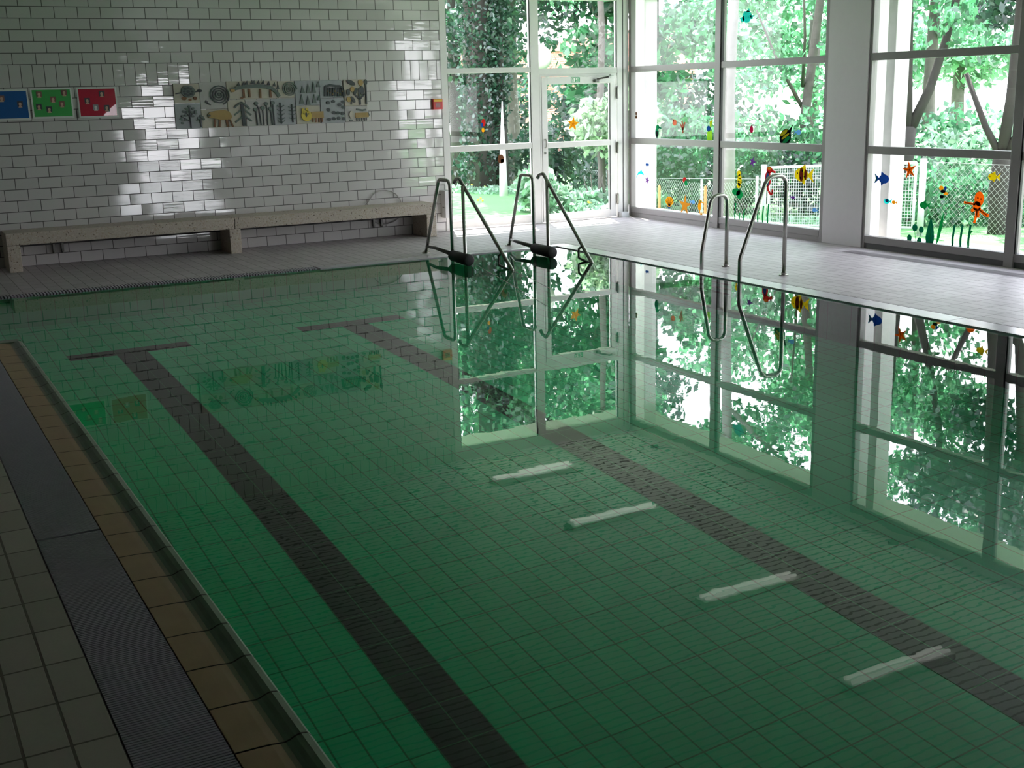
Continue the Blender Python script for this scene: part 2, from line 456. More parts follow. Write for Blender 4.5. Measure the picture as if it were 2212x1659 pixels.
# pool basin
ZB = -1.612
p = MB()
p.box(-11.5, -2.3, YB, -2.2, ZB - .1, ZB, 0)
p.box(-11.7, -2.3, PY1, -2.15, ZB, -.045, 1)
p.box(-2.615, -2.3, YB, PY1, ZB, -.11, 1)
p.box(-9.17, -8.934, YB, -4.69, ZB, -.12, 1)
p.box(-11.5, -9.0, -4.9, -4.69, ZB, -.12, 1)
p.box(-11.7, -11.5, -4.9, PY1, ZB, -.045, 1)
p.box(-8.95, -2.5, YB - .2, YB, ZB, -.05, 1)
basin = struct(p.build('pool_basin', [M_pool, M_poolwall]))
def lane(xc, x0, x1):
    l = MB(); l.box(xc - .1316, xc + .1316, -20.2, -4.02, ZB, ZB + .003); l.box(x0, x1, -4.02, -3.81, ZB, ZB + .003)
    return l.build('lane_line', M_lane, parent=basin)
lane(-7.975, -8.50, -7.45); lane(-5.87, -6.40, -5.34)
wt = MB()
wt.box(-8.95, -2.54, YB, -4.72, ZB - .05, ZW); 
wt.v = []; wt.f = []; wt.m = []
outl = [(-8.94, YB + .01), (-2.615, YB + .01), (-2.615, PY1 + .002), (-11.52, PY1 + .002), (-11.52, -4.67), (-8.94, -4.67)]
wt.prism([(x, yy, ZB - .05) for x, yy in outl], (0, 0, ZW - ZB + .05))
o = wt.build('pool_water', M_water); tag(o, 'still green water filling the swimming pool', 'water', kind='stuff')

# ------------------------------------------------------------------ windows
T1, T2 = 2.09, 1.09
def pane(root, m, name='glass'):
    o = m.build(name, M_glass, parent=root); return o
# far glazing: window_1 (left of mullion), window_2 (above the door), door_1
def post_y(m, x0, x1, z0, z1, mi=0): m.box(x0, x1, 0, .085, z0, z1, mi)
win = struct(empty('window_1', (-2.2, 0, 0)))
m = MB(); post_y(m, -2.968, -2.872, 0, 3.15); post_y(m, -1.607, -1.478, 0, 3.15)
m.build('window_frame', M_frame, parent=win, bevel=.004)
m = MB()
for z0, z1 in ((0.02, .125), (1.05, 1.128), (2.075, 2.143), (3.07, 3.15)): m.box(-2.872, -1.607, 0.005, .08, z0, z1)
m.build('transom', M_frame, parent=win, bevel=.004)
m = MB()
for x in (-2.872, -1.617): m.box(x, x + .010, .012, .03, .125, 3.07)
m.build('gasket', M_gasket, parent=win)
m = MB()
for z0, z1 in ((.125, 1.05), (1.128, 2.075), (2.143, 3.07)): m.box(-2.872, -1.607, .044, .050, z0, z1)
pane(win, m)
win = struct(empty('window_2', (-.83, 0, 2.03)))
m = MB(); m.box(-1.478, -.195, 0.002, .085, 2.045, 2.125); m.box(-1.478, -.195, 0.002, .085, 3.03, 3.15)
m.build('window_frame', M_frame, parent=win, bevel=.004)
m = MB(); m.box(-.207, -.197, .012, .03, 2.125, 3.03); m.build('gasket', M_gasket, parent=win)
pane(win, MB().box(-1.478, -.197, .044, .050, 2.125, 3.03))
m = MB(); m.box(-.195, -.10, 0, .085, 0, 3.15); m.box(-.095, .0, -.0, .13, 0, 3.15)
struct(m.build('trim_5', M_frame, bevel=.004))
struct(MB().box(-.104, -.092, -.003, .02, 0, 3.15).build('trim_6', M_gasket))
door = struct(empty('door_1', (-.83, 0, 0)))
m = MB(); m.box(-1.474, -.2, 0.012, .075, 2.012, 2.045); m.box(-1.476, -1.452, .0, .08, 0, 2.03)
m.build('door_frame', M_frame, parent=door)
m = MB(); m.box(-1.448, -1.357, -.006, .058, .012, 2.008); m.box(-.318, -.215, -.006, .058, .012, 2.008)
m.box(-1.357, -.318, -.006, .058, 1.908, 2.008); m.box(-1.357, -.318, -.006, .058, 1.04, 1.118); m.box(-1.357, -.318, -.006, .058, .012, .118)
m.build('door_leaf', M_frame, parent=door, bevel=.004)
m = MB(); m.box(-1.357, -.318, .022, .028, .118, 1.04); m.box(-1.357, -.318, .022, .028, 1.118, 1.908)
pane(door, m)
m = MB(); m.box(-.326, -.318, -.004, .02, .118, 1.04); m.box(-.326, -.318, -.004, .02, 1.118, 1.908); m.build('gasket', M_gasket, parent=door)
for z0, z1 in ((1.69, 1.86), (.92, 1.085), (.19, .345)):
    m = MB(); m.tube([(-.207, -.022, z0), (-.207, -.022, z1)], .016, 12); m.box(-.232, -.182, -.016, .0, z0 + .015, z1 - .015)
    m.build('hinge', M_steel, parent=door, smooth=False)
m = MB(); m.tube(fillet([(-1.408, -.008, 1.05), (-1.408, -.045, 1.05), (-1.408, -.045, 1.16), (-1.408, -.008, 1.16)], .02), .009, 10)
m.build('door_handle', M_steel, parent=door, smooth=True)
m = MB(); m.tube([(-1.408, .0, .975), (-1.408, -.022, .975)], .014, 14); m.build('lock_cylinder', M_dark_steel, parent=door)
# door closer
cl = empty('door_closer', (-.45, -.03, 1.93))
MB().box(-.545, -.285, -.065, -.006, 1.918, 1.972).build('closer_body', M_frame, parent=cl, bevel=.006)
MB().box(-.60, -.545, -.062, -.008, 1.925, 1.965).build('end_cap', M_dark_steel, parent=cl, bevel=.005)
m = MB(); m.tube([(-.57, -.05, 1.966), (-.45, -.16, 1.992), (-.335, -.03, 2.02)], .012, 8); m.build('closer_arm', M_dark_steel, parent=cl)
tag(cl, 'grey door closer at the top of the white glass door', 'door closer')
# exit sign on the door head
sg = MB().box(-.972, -.826, -.0095, -.0062, 1.928, 1.996).build('exit_sign', M_sign_green)
tag(sg, 'small green emergency exit pictogram on the top rail of the glass door', 'sign')
m = MB()
def sgp(pts): m.prism([(-.972 + u * .146, -.0096, 1.928 + v * .068) for u, v in pts], (0, -.0006, 0))
sgp([(.08, .12), (.08, .88), (.14, .88), (.14, .12)]); sgp([(.30, .14), (.44, .14), (.44, .86), (.30, .86)])
sgp([(.20, .70), (.26, .82), (.28, .70)]); sgp([(.16, .2), (.2, .2), (.26, .62), (.2, .66)]); sgp([(.2, .45), (.28, .2), (.25, .15), (.18, .4)])
sgp([(.56, .72), (.9, .72), (.9, .62), (.56, .62)]); sgp([(.68, .92), (.74, .92), (.58, .67), (.74, .42), (.68, .42), (.50, .67)])
sgp([(.56, .12), (.60, .12), (.60, .36), (.56, .36)]); sgp([(.66, .12), (.70, .12), (.70, .36), (.66, .36)]); sgp([(.76, .12), (.80, .12), (.80, .36), (.76, .36)]); sgp([(.86, .12), (.90, .12), (.90, .36), (.86, .36)])
m.build('pictogram', M_sign_white, parent=sg)
m = MB(); m.prism([(-.185, -.115, 0), (-.185, -.012, 0), (-.185, -.012, .075), (-.185, -.085, .075)], (.125, 0, 0))
tag(m.build('door_stop', M_box, bevel=.004), 'pale door stop block on the floor in the glazed corner', 'door stop')

# right glazing bays
wi = 3
for (ya, yb, ym) in BAYS:
    win = struct(empty('window_%d' % wi, (0, (ya + yb) / 2, 0))); wi += 1
    m = MB()
    m.box(0, .085, ya - .035 if ya else -.06, ya, 0, 3.15); m.box(0, .085, yb, yb + .058, 0, 3.15); m.box(-.012, .085, ym - .055, ym + .055, .0, 3.15)
    m.build('window_frame', M_backlit_frame, parent=win, bevel=.004)
    a, b = (ya - .035 if ya else -.06), yb + .058
    m = MB()
    for y0, y1 in ((ym + .055, a), (b, ym - .055)):
        for z0, z1 in ((.06, .14), (T2 - .042, T2 + .042), (T1 - .04, T1 + .04), (3.06, 3.15)): m.box(.0, .08, y0, y1, z0, z1)
    m.build('transom', M_backlit_frame, parent=win, bevel=.004)
    m = MB(); m.box(.01, .085, b, ym - .055, 0, .058); m.box(.01, .085, ym + .055, a, 0, .058); m.build('plinth', M_plinth if ya else M_backlit_frame, parent=win)
    m = MB(); m.box(.0, .03, ym - .072, ym - .056, .14, 3.06); m.build('gasket', M_gasket, parent=win)
    m = MB()
    for y0, y1 in ((ym + .055, a), (b, ym - .055)):
        for z0, z1 in ((.14, T2 - .042), (T2 + .042, T1 - .04), (T1 + .04, 3.06)): m.box(.042, .048, y0, y1, z0, z1)
    pane(win, m)
win = struct(empty('window_%d' % wi, (-1.8, YB, 0)))
m = MB()
for x in (-3.05, -1.85, -.66): m.box(x, x + .06, YB - .08, YB, .06, 2.05)
m.box(-2.99, -.66, YB - .08, YB, 1.99, 2.05); m.box(-2.99, -.66, YB - .08, YB, .06, .12)
m.build('window_frame', M_frame, parent=win)
pane(win, MB().box(-2.99, -.66, YB - .045, YB - .04, .12, 1.99))
# floor vent strip in front of the second bay
grate('floor_vent', -.44, -.24, -8.8, -4.85, 'x', .022, 'grey slotted floor vent strip along the windows on the right')

# ------------------------------------------------------------------ ceiling lamps (seen mirrored in the water)
for i, yy in enumerate((-1.2, -3.2, -5.75, -7.8)):
    t = empty('ceiling_light', (-2.45, yy, ZC - .07))
    MB().box(-3.0, -1.75, yy - .09, yy + .09, ZC - .05, ZC - .001).build('housing', M_white, parent=t)
    mt = M_tube if i else plain('fluorescent_tube', (.95, .95, .9), .4, emit=.45); M_tube = mt
    for dy in (-.045, .045):
        MB().tube([(-2.96, yy + dy, ZC - .075), (-1.79, yy + dy, ZC - .075)], .019, 10).build('tube', mt, parent=t, smooth=False)
    tag(t, 'twin tube ceiling light mirrored in the water, %s' % ('farthest of the row', 'second from the far wall', 'third from the far wall', 'nearest of the row')[i], 'ceiling light', 'twin tube ceiling lights in one row')
for i, (x, yy) in enumerate(((-.25, -1.04), (-.14, -5.56))):
    m = MB(); m.tube([(x, yy, ZC - .03), (x, yy, ZC - .001)], .06, 20)
    tag(
        m.build('ceiling_spotlight', M_black), ('round black ceiling spot above the glazed corner, mirrored in the water', 'round black ceiling spot above the second window bay, mirrored in the water')[i], 'spotlight')

# ------------------------------------------------------------------ stone bench
b = empty('stone_bench', (-5.95, -.25, 0))
MB().box(-8.57, -6.008, -.47, -.022, .295, .432).build('seat_slab', M_terrazzo, parent=b, bevel=.006)
MB().box(-6.002, -3.33, -.47, -.022, .295, .432).build('seat_slab', M_terrazzo, parent=b, bevel=.006)
for x in (-8.57, -6.075, -3.475):
    MB().box(x, x + .137, -.49 if x < -7 else -.475, -.022, 0, .295).build('leg', M_terrazzo, parent=b, bevel=.006)
tag(b, 'long beige terrazzo bench along the white tiled wall', 'bench')
pp = empty('heating_pipe', (-5.9, -.05, .23))
m = MB(); m.tube([(-8.42, -.04, .24), (-3.5, -.04, .24)], .009, 8); m.build('pipe', M_pipe, parent=pp)
for x in (-8.025, -7.93, -4.04, -3.93):
    m = MB(); m.box(x - .012, x + .012, -.05, -.001, .15, .24); m.tube([(x, -.03, .13), (x, -.03, .17)], .016, 8); m.build('bracket', M_dark_steel, parent=pp)
tag(pp, 'thin dark pipe with four brackets on the wall under the bench', 'pipe')
# loop of cable on the wall
loop = [(-4.14, -.03, .434), (-4.10, -.03, .47), (-4.025, -.025, .561), (-3.94, -.022, .6), (-3.854, -.02, .607), (-3.77, -.02, .59), (-3.702, -.022, .548), (-3.65, -.025, .48), (-3.636, -.03, .435)]
lb = [(-3.636, -.03, .295), (-3.655, -.03, .27), (-3.70, -.03, .22), (-3.76, -.03, .185), (-3.85, -.03, .165), (-3.955, -.03, .168), (-4.03, -.03, .21), (-4.06, -.03, .255)]
cb = empty('cable_loop', (-3.87, -.02, .17))
m = MB(); m.tube(loop, .007, 8); m.build('cable', M_cable, parent=cb, smooth=True)
m = MB(); m.tube(lb, .007, 8); m.build('cable', M_cable, parent=cb, smooth=True)
tag(cb, 'thin grey cable looped on the wall above and below the bench end', 'cable')
wb = empty('wall_cabinet', (-2.99, 0, .19))
MB().box(-3.04, -2.945, -.13, .0, .19, .558).build('cabinet_body', M_box, parent=wb, bevel=.006)
m = MB()
m.box(-3.0405, -3.035, -.1, -.04, .33, .338)
m.build('vent_slot', M_gasket, parent=wb)
tag(wb, 'small pale grey wall box beside the right end of the bench', 'wall box')
# fire alarm call point
fa = empty('fire_alarm_call_point', (-3.05, 0, 1.62))
MB().box(-3.121, -2.982, -.05, 0, 1.62, 1.753).build('housing', M_red, parent=fa, bevel=.005)
MB().box(-3.112, -2.992, -.0515, -.0495, 1.718, 1.747).build('yellow_label', M_yellow, parent=fa)
MB().box(-3.085, -3.02, -.052, -.0495, 1.645, 1.70).build('break_glass', plain('dark_red_window', (.22, .01, .01), .2), parent=fa)
tag(fa, 'red fire alarm call point at the right end of the tiled wall', 'fire alarm')

# ------------------------------------------------------------------ posters
skin = plain('photo_skin', (.55, .36, .28), .6, var=.1); M_photo2 = plain('photo_brown', (.20, .10, .08), .5, var=.2); dark = plain('photo_dark', (.05, .05, .07), .6); M_photo = plain('photo_grey', (.28, .28, .32), .5, var=.2)
M_paper = plain('white_paper', (.72, .74, .72), .5)
def poster(col, x0, x1, z0, z1, photos, name, label, curl=False):
    t = empty('poster', ((x0 + x1) / 2, 0, z0))
    def sy(x, z):          # the sheet leans off the wall at its foot; a curled corner lies flatter
        u, v = (x - x0) / (x1 - x0), (z - z0) / (z1 - z0)
        c_ = min(max((u - .55) * 1.2, 0), .5) if curl else 0
        return -.003 - .020 * (1.07 - max(v, c_))
    def sheet(a0, a1, b0, b1, off):
        g_ = MB(); n_ = 18
        vs_ = [(a0 + (a1 - a0) * i / n_, sy(a0 + (a1 - a0) * i / n_, b0 + (b1 - b0) * j / n_) - off, b0 + (b1 - b0) * j / n_) for j in range(n_ + 1) for i in range(n_ + 1)]
        g_.add(vs_, [(j * 19 + i, j * 19 + i + 1, (j + 1) * 19 + i + 1, (j + 1) * 19 + i) for j in range(n_) for i in range(n_)])
        return g_
    sheet(x0 - .018, x1 + .018, z0 - .02, z1 + .018, 0).build('laminate_border', M_paper, parent=t, smooth=True)
    mt = plain(name, col, .045, var=.05)
    sheet(x0, x1, z0, z1, .0012).build('coloured_sheet', mt, parent=t, smooth=True)
    for (u, v, kind) in photos:
        x, z = x0 + u * (x1 - x0), z0 + v * (z1 - z0); yy = sy(x, z) - .0028
        cm = (M_photo, M_photo2, dark)[kind]
        f = MB().box(x - .030, x + .030, yy, yy + .0012, z - .037, z + .037).build('photo', cm, parent=t)
        h = MB(); h.prism([(x + .015 * math.cos(a), yy, z + .004 + .019 * math.sin(a)) for a in [PI * 2 * i / 14 for i in range(14)]], (0, -.0006, 0))
        h.prism([(x - .022, yy, z - .033), (x + .022, yy, z - .033), (x + .012, yy, z - .014), (x - .012, yy, z - .014)], (0, -.0006, 0))
        h.build('portrait', (M_paper, skin, skin)[kind], parent=f)
    tag(t, label, 'poster', 'coloured posters with snapshots')
poster((.03, .12, .36), -8.52, -8.125, 1.668, 1.965, [(.80, .5, 2), (.33, .72, 1)], 'blue_card', 'blue poster with snapshots, leftmost on the tiled wall')
poster((.08, .42, .12), -8.065, -7.655, 1.676, 1.972, [(.18, .82, 1), (.84, .86, 1), (.53, .62, 1), (.14, .36, 2), (.40, .25, 2), (.75, .44, 1)], 'green_card', 'green poster with six snapshots between the blue and the red one')
poster((.50, .03, .06), -7.566, -7.160, 1.668, 1.972, [(.63, .80, 2), (.22, .55, 2), (.43, .30, 0), (.73, .27, 2)], 'red_card', 'red poster with four snapshots, left of the ceramic mural', True)

# ------------------------------------------------------------------ ceramic relief mural
CL = plain('pale_grey_clay', (.52, .50, .49), .7, var=.14, scale=20); CB = plain('beige_clay', (.55, .50, .43), .7, var=.14, scale=20)
CG = plain('blue_grey_clay', (.40, .41, .44), .7, var=.16, scale=20)
K = plain('charcoal_glaze', (.05, .06, .065), .45, var=.25, scale=40); BR = plain('brown_glaze', (.20, .09, .04), .5, var=.2); OC = plain('ochre_glaze', (.42, .28, .10), .5, var=.15); YE = plain('yellow_glaze', (.62, .48, .06), .45); GR = plain('grey_green_glaze', (.13, .16, .15), .5, var=.25)
def MX(px, py):   # drawing units of the mural -> metres on the wall
    X = -6.485 + (px - 105) * 2.462 / 1935
    top = 145 + (px - 105) * (105 - 145) / 1935; bot = 600 + (px - 105) * (515 - 600) / 1935
    return X, 2.012 - (py - top) / (bot - top) * .525
def ell(cx, cy, rx, ry, n=20, rot=0):
    return [(cx + rx * math.cos(a) * math.cos(rot) - ry * math.sin(a) * math.sin(rot), cy + rx * math.cos(a) * math.sin(rot) + ry * math.sin(a) * math.cos(rot)) for a in [2 * PI * i / n for i in range(n)]]
def stroke(pts, wd):
    out = []
    for (a, b_), (c, d_) in zip(pts[:-1], pts[1:]):
        L = math.hypot(c - a, d_ - b_) or 1; nx, ny = -(d_ - b_) / L * wd / 2, (c - a) / L * wd / 2
        out.append([(a + nx, b_ + ny), (c + nx, d_ + ny), (c - nx, d_ - ny), (a - nx, b_ - ny)])
    return out
def spiral(cx, cy, r, turns, wd):
    n = int(turns * 18); pts = [(cx + r * (i / n) * math.cos(2 * PI * turns * i / n), cy + r * (i / n) * math.sin(2 * PI * turns * i / n)) for i in range(n + 1)]
    return stroke(pts, wd)
def pieces(polys):
    bb = [(min(p[0] for p in q), max(p[0] for p in q), min(p[1] for p in q), max(p[1] for p in q)) for q in polys]
    par = list(range(len(polys)))
    def find(i):
        while par[i] != i: i = par[i]
        return i
    for i in range(len(bb)):
        for j in range(i):
            a, b_ = bb[i], bb[j]
            if a[0] <= b_[1] and b_[0] <= a[1] and a[2] <= b_[3] and b_[2] <= a[3]: par[find(i)] = find(j)
    out = {}
    for i, q in enumerate(polys): out.setdefault(find(i), []).append(q)
    return list(out.values())
SINGULAR = {'leaves': 'leaf', 'branches': 'branch', 'shell_scales': 'shell_scale', 'feet': 'foot', 'head_and_tail': 'head_or_tail', 'branches': 'branch', 'bristles': 'bristle', 'stripes': 'stripe'}
def sing(n): return SINGULAR.get(n, n[:-1] if n.endswith('s') and not n.endswith('ss') else n)
def panel(x0, x1, z0, z1, base, layers, label):
    o = MB().box(x0 + .002, x1 - .002, -.022, 0, z0 + .002, z1 - .002).build('relief_panel', base, bevel=.004)
    tag(o, label, 'ceramic panel', 'ceramic relief panels of the wall mural')
    for nm, mt, polys, h in layers:
        for grp in pieces(polys):
            m = MB()
            for p_ in grp: m.prism([(MX(a, b_)[0], -.0215, MX(a, b_)[1]) for a, b_ in p_], (0, -h, 0))
            m.build(sing(nm), mt, parent=o)
panel(-6.49, -6.182, 1.782, 2.012, CB, [('shell', GR, [ell(238, 222, 66, 62)], .012), ('shell_scales', K, [ell(238 + 38 * math.cos(a), 222 + 36 * math.sin(a), 13, 10) for a in [i * PI / 4 for i in range(8)]] + [ell(238, 222, 16, 14)], .016), ('head_and_tail', K, stroke([(300, 225), (330, 220)], 14) + [ell(345, 215, 24, 15)] + stroke([(175, 235), (120, 245)], 12), .010), ('feet', BR, [ell(195, 292, 24, 17), ell(250, 305, 14, 12), ell(298, 290, 18, 17)], .010)], 'clay relief panel with a turtle, upper left of the mural')
panel(-6.494, -6.182, 1.482, 1.782, CG, [('branches', K, stroke([(236, 375), (238, 590)], 9) + stroke([(236, 470), (180, 420)], 7) + stroke([(236, 470), (290, 420)], 7) + stroke([(236, 520), (165, 480)], 7) + stroke([(330, 480), (334, 580)], 8), .010), ('leaves', GR, [ell(x, y_, 15, 11, 12, r_) for x, y_, r_ in ((236, 372, 0), (205, 395, .5), (270, 392, -.5), (180, 425, .4), (292, 418, -.4), (215, 425, .2), (255, 430, .1), (292, 440, .2), (165, 470, .4), (200, 465, .3), (150, 500, .6), (190, 510, .2), (160, 540, .3), (262, 470, 0), (315, 490, .5), (350, 480, -.5), (305, 510, .3), (360, 500, -.3), (335, 465, 0))], .012)], 'clay relief panel with a leafy tree, lower left of the mural')
panel(-6.182, -5.855, 1.705, 2.022, CL, [('spiral_shell', K, spiral(528, 255, 100, 4.2, 11), .012), ('snail_head', K, stroke([(440, 355), (398, 330), (400, 310)], 9) + stroke([(410, 340), (415, 318)], 5), .010)], 'clay relief panel with a large snail spiral')
panel(-6.182, -5.855, 1.484, 1.705, CB, [('body', OC, [[(400, 455), (425, 430), (480, 415), (560, 405), (610, 420), (638, 470), (620, 500), (520, 505), (450, 490), (410, 480)]], .014), ('legs', BR, stroke([(470, 500), (462, 580)], 20) + stroke([(515, 500), (508, 578)], 18) + stroke([(580, 500), (588, 575)], 20) + stroke([(610, 490), (640, 575)], 14), .010), ('snout', K, [ell(416, 462, 14, 11)], .016)], 'clay relief panel with an ochre bear below the snail spiral')
panel(-5.853, -5.215, 1.812, 2.03, CB, [('body', GR, stroke([(645, 215), (690, 192), (760, 175), (880, 168), (980, 168), (1050, 190), (1090, 225), (1115, 270)], 34), .014), ('back_spikes', K, [[(x - 16, y_), (x + 16, y_), (x + 8, y_ - 42)] for x, y_ in ((720, 168), (770, 160), (800, 155), (850, 150), (870, 150), (915, 148), (960, 148), (1015, 160), (1070, 170), (1105, 195))], .012), ('legs', BR, stroke([(765, 195), (768, 285)], 20) + stroke([(822, 195), (822, 280)], 20) + stroke([(930, 195), (928, 285)], 20) + stroke([(1030, 205), (1030, 280)], 20) + [ell(745, 285, 14, 8)], .010), ('head', OC, [ell(660, 212, 22, 15)], .018)], 'wide clay relief panel with a spiny long tailed dinosaur')
panel(-5.853, -5.637, 1.487, 1.81, CB, [('trunk', K, stroke([(742, 345), (750, 565)], 32), .012), ('branches', GR, stroke([(740, 328), (690, 360), (665, 385)], 16) + stroke([(740, 328), (790, 365), (815, 395)], 16) + stroke([(735, 400), (690, 435), (660, 455)], 15) + stroke([(755, 395), (795, 430), (825, 455)], 15) + stroke([(738, 470), (690, 510), (665, 530)], 15) + stroke([(752, 455), (800, 495), (825, 515)], 15), .010)], 'clay relief panel with a dark pine tree below the dinosaur')
panel(-5.635, -5.317, 1.485, 1.806, CL, [('stems', K, stroke([(872, 405), (880, 560)], 10) + stroke([(882, 340), (905, 400), (918, 558)], 10) + stroke([(942, 385), (945, 558)], 9) + stroke([(980, 345), (985, 450), (982, 555)], 10) + stroke([(1018, 390), (1030, 555)], 10) + stroke([(1045, 335), (1050, 555)], 11), .010), ('flower_heads', GR, [ell(*q, 20, 18) for q in ((880, 338), (868, 400), (942, 385), (978, 342), (1018, 390), (1046, 332))], .014)], 'clay relief panel with six round headed flowers')
panel(-5.315, -5.005, 1.488, 1.808, CG, [('stems', K, stroke([(1120, 330), (1120, 540)], 12) + stroke([(1236, 345), (1238, 525)], 12), .010), ('twigs', GR, sum([stroke([(1120, y_), (1085, y_ - 22)], 8) + stroke([(1120, y_), (1158, y_ - 22)], 8) for y_ in (380, 420, 460, 500, 530)] + [stroke([(1236, y_), (1200, y_ - 10)], 8) + stroke([(1236, y_), (1275, y_ - 10)], 8) for y_ in (380, 415, 450, 490)], []), .010)], 'clay relief panel with two feathery plants')
panel(-5.213, -4.997, 1.815, 2.02, CB, [('spiral', GR, spiral(1224, 198, 74, 4, 10), .012)], 'clay relief panel with a small round spiral right of the dinosaur')
panel(-4.993, -4.677, 1.718, 2.022, CG, [('peaks', GR, [[(x - 22, y_), (x + 22, y_), (x, y_ - h_)] for x, y_, h_ in ((1355, 235, 75), (1415, 235, 95), (1470, 230, 105), (1518, 175, 55), (1340, 340, 95), (1405, 350, 90), (1470, 335, 90), (1520, 305, 50))], .012)], 'clay relief panel with grey mountain peaks')
panel(-4.993, -4.682, 1.492, 1.716, CB, [('body', OC, [[(1430, 420), (1555, 412), (1556, 478), (1430, 482)]], .012), ('face', YE, [ell(1378, 458, 54, 54), ell(1345, 405, 14, 20), ell(1385, 398, 14, 20)], .018), ('nose', K, [ell(1374, 448, 10, 24), ell(1350, 440, 6, 6), ell(1398, 440, 6, 6)], .021), ('legs', BR, stroke([(1442, 480), (1442, 520)], 16) + stroke([(1472, 480), (1474, 522)], 16) + stroke([(1508, 480), (1506, 522)], 16) + stroke([(1536, 480), (1538, 520)], 14), .010)], 'clay relief panel with a yellow faced animal and ochre body')
panel(-4.672, -4.37, 1.803, 2.022, CG, [('bristles', K, stroke([(1585, 265), (1590, 170), (1640, 155), (1700, 165), (1750, 165), (1785, 220), (1790, 265)], 22) + sum([stroke([(1595 + i * 18, 265), (1605 + i * 17, 180)], 8) for i in range(11)], []), .012), ('speckles', OC, [ell(1610 + i * 26, 215 + (i % 3) * 14, 7, 6) for i in range(7)], .014)], 'dark clay relief panel with a bristly hedgehog thicket')
panel(-4.672, -4.353, 1.49, 1.801, CG, [('dots', K, [ell(*q, 20, 16) for q in ((1610, 328), (1665, 315), (1768, 320), (1730, 348), (1770, 372), (1610, 398), (1665, 425), (1708, 428), (1758, 432), (1612, 492), (1662, 485), (1712, 480), (1765, 485))], .010)], 'clay relief panel dotted with dark round pebbles')
panel(-4.349, -4.032, 1.697, 2.026, CB, [('branches', K, stroke([(1945, 185), (1950, 345)], 18) + stroke([(1950, 290), (1890, 240)], 14) + stroke([(1950, 290), (2005, 240)], 14) + stroke([(2020, 150), (2018, 340)], 14) + stroke([(1855, 345), (1860, 270)], 12), .012), ('leaves', K, [ell(1862, 130, 48, 22, 16, .45), ell(1975, 205, 22, 42), ell(1828, 225, 18, 32), ell(1905, 215, 16, 36, 16, .4), ell(2020, 125, 16, 28), ell(1878, 295, 14, 34, 16, -.5)], .014), ('buds', OC, [ell(1965, 130, 26, 30), ell(1875, 195, 24, 26), ell(1830, 295, 22, 26)], .012)], 'clay relief panel with a leafy branch, upper right of the mural')
panel(-4.349, -4.034, 1.498, 1.695, CL, [('body', OC, [[(1890, 425), (2030, 420), (2035, 465), (1890, 475)]], .012), ('head', CB, [ell(1850, 445, 24, 38)], .018), ('legs', K, stroke([(1905, 475), (1905, 505)], 9) + stroke([(1930, 475), (1930, 508)], 9) + stroke([(1960, 475), (1960, 505)], 9) + stroke([(1985, 472), (1985, 503)], 9) + stroke([(2008, 470), (2008, 500)], 9) + stroke([(2032, 420), (2040, 450)], 8) + stroke([(1825, 500), (1860, 498)], 9), .010), ('cloud', GR, stroke([(1905, 390), (1970, 400), (2010, 392)], 16), .010)], 'clay relief panel with a small dog, lower right of the mural')

# ------------------------------------------------------------------ pool stair handrails and ladder
R = .0195
def flange(root, x, y, z=0):
    m = MB(); m.tube([(x, y, z), (x, y, z + .012)], .048, 24); m.tube([(x, y, z + .012), (x, y, z + .03)], .027, 18)
    m.build('flange', M_steel, parent=root, smooth=False)
def handrail(xf, yf, xp, dy, xe, ye, label):
    t = empty('stair_handrail', (xf, yf, 0))
    flange(t, xf, yf)
    a = fillet([(xf, yf, 0), (xp, -2.46 + dy, .885), (xp, -2.745 + dy, .885), (xp, -2.76 + dy, -1.0)], .085)
    MB().tube(a, R, 14).build('arched_rail', M_steel, parent=t, smooth=True)
    top = fillet([(xp, -2.86 + dy, .868), (xp, -2.90 + dy, .905), (xp, -2.99 + dy, .92), (xe, ye, 0.0), (xe + .09 * (xe - xp), ye - .45, -.55)], .05)
    MB().tube(top, R * 1.06, 14).build('sloping_rail', M_steel, parent=t, smooth=True)
    MB().tube([(xp, -3.065 + dy, .845), (xp, -3.085 + dy, -1.0)], R, 14).build('post', M_steel, parent=t, smooth=True)
    MB().tube([(xf - .005, yf - .05, .085), (xp, -2.30 + dy, .10), (xp, -2.76 + dy, .075)], [.016, .02, .024], 12).build('low_bar', M_dark_steel, parent=t, smooth=True)
    m = MB(); m.tube([(xp, -2.745 + dy, .062), (xp, -2.76 + dy, .062), (xp, -3.16 + dy, .052), (xp, -3.175 + dy, .052)], [.03, .06, .066, .05], 18)
    m.build('foam_roll', M_black, parent=t, smooth=True)
    f = .8; q = Vector((xp, -2.99 + dy, .92)).lerp(Vector((xe, ye, 0)), .83); q2 = Vector((xp, -2.99 + dy, .92)).lerp(Vector((xe, ye, 0)), 1.02)
    MB().tube(fillet([q, q + Vector((-.005, .075, -.03)), (q.x - .005, q.y + .08, .02), (q2.x, q2.y + .05, -.02)], .02), .013, 10).build('bracket', M_dark_steel, parent=t, smooth=True)
    tag(t, label, 'handrail', 'stair handrails at the far pool corner')
handrail(-4.163, -1.945, -4.20, 0.0, -3.975, -3.713, 'left steel stair handrail, nearer the tiled wall')
handrail(-3.062, -1.966, -3.17, -.03, -3.016, -3.763, 'right steel stair handrail, in front of the glass door')
def ladder_rail(root, y, pts, rad):
    xs = [(x, y, z) for x, z in pts]
    MB().tube(fillet(xs, rad, 10), .0205, 14).build('rail', M_steel, parent=root, smooth=True)
lr = empty('pool_ladder', (-2.1, -5.37, 0))
flange(lr, -2.116, -4.959); flange(lr, -2.06, -5.785)
ladder_rail(lr, -4.959, [(-2.116, 0), (-2.116, .745), (-2.315, .735), (-2.43, .18), (-2.44, -.9)], {1: .11, 2: .11, 3: .12})
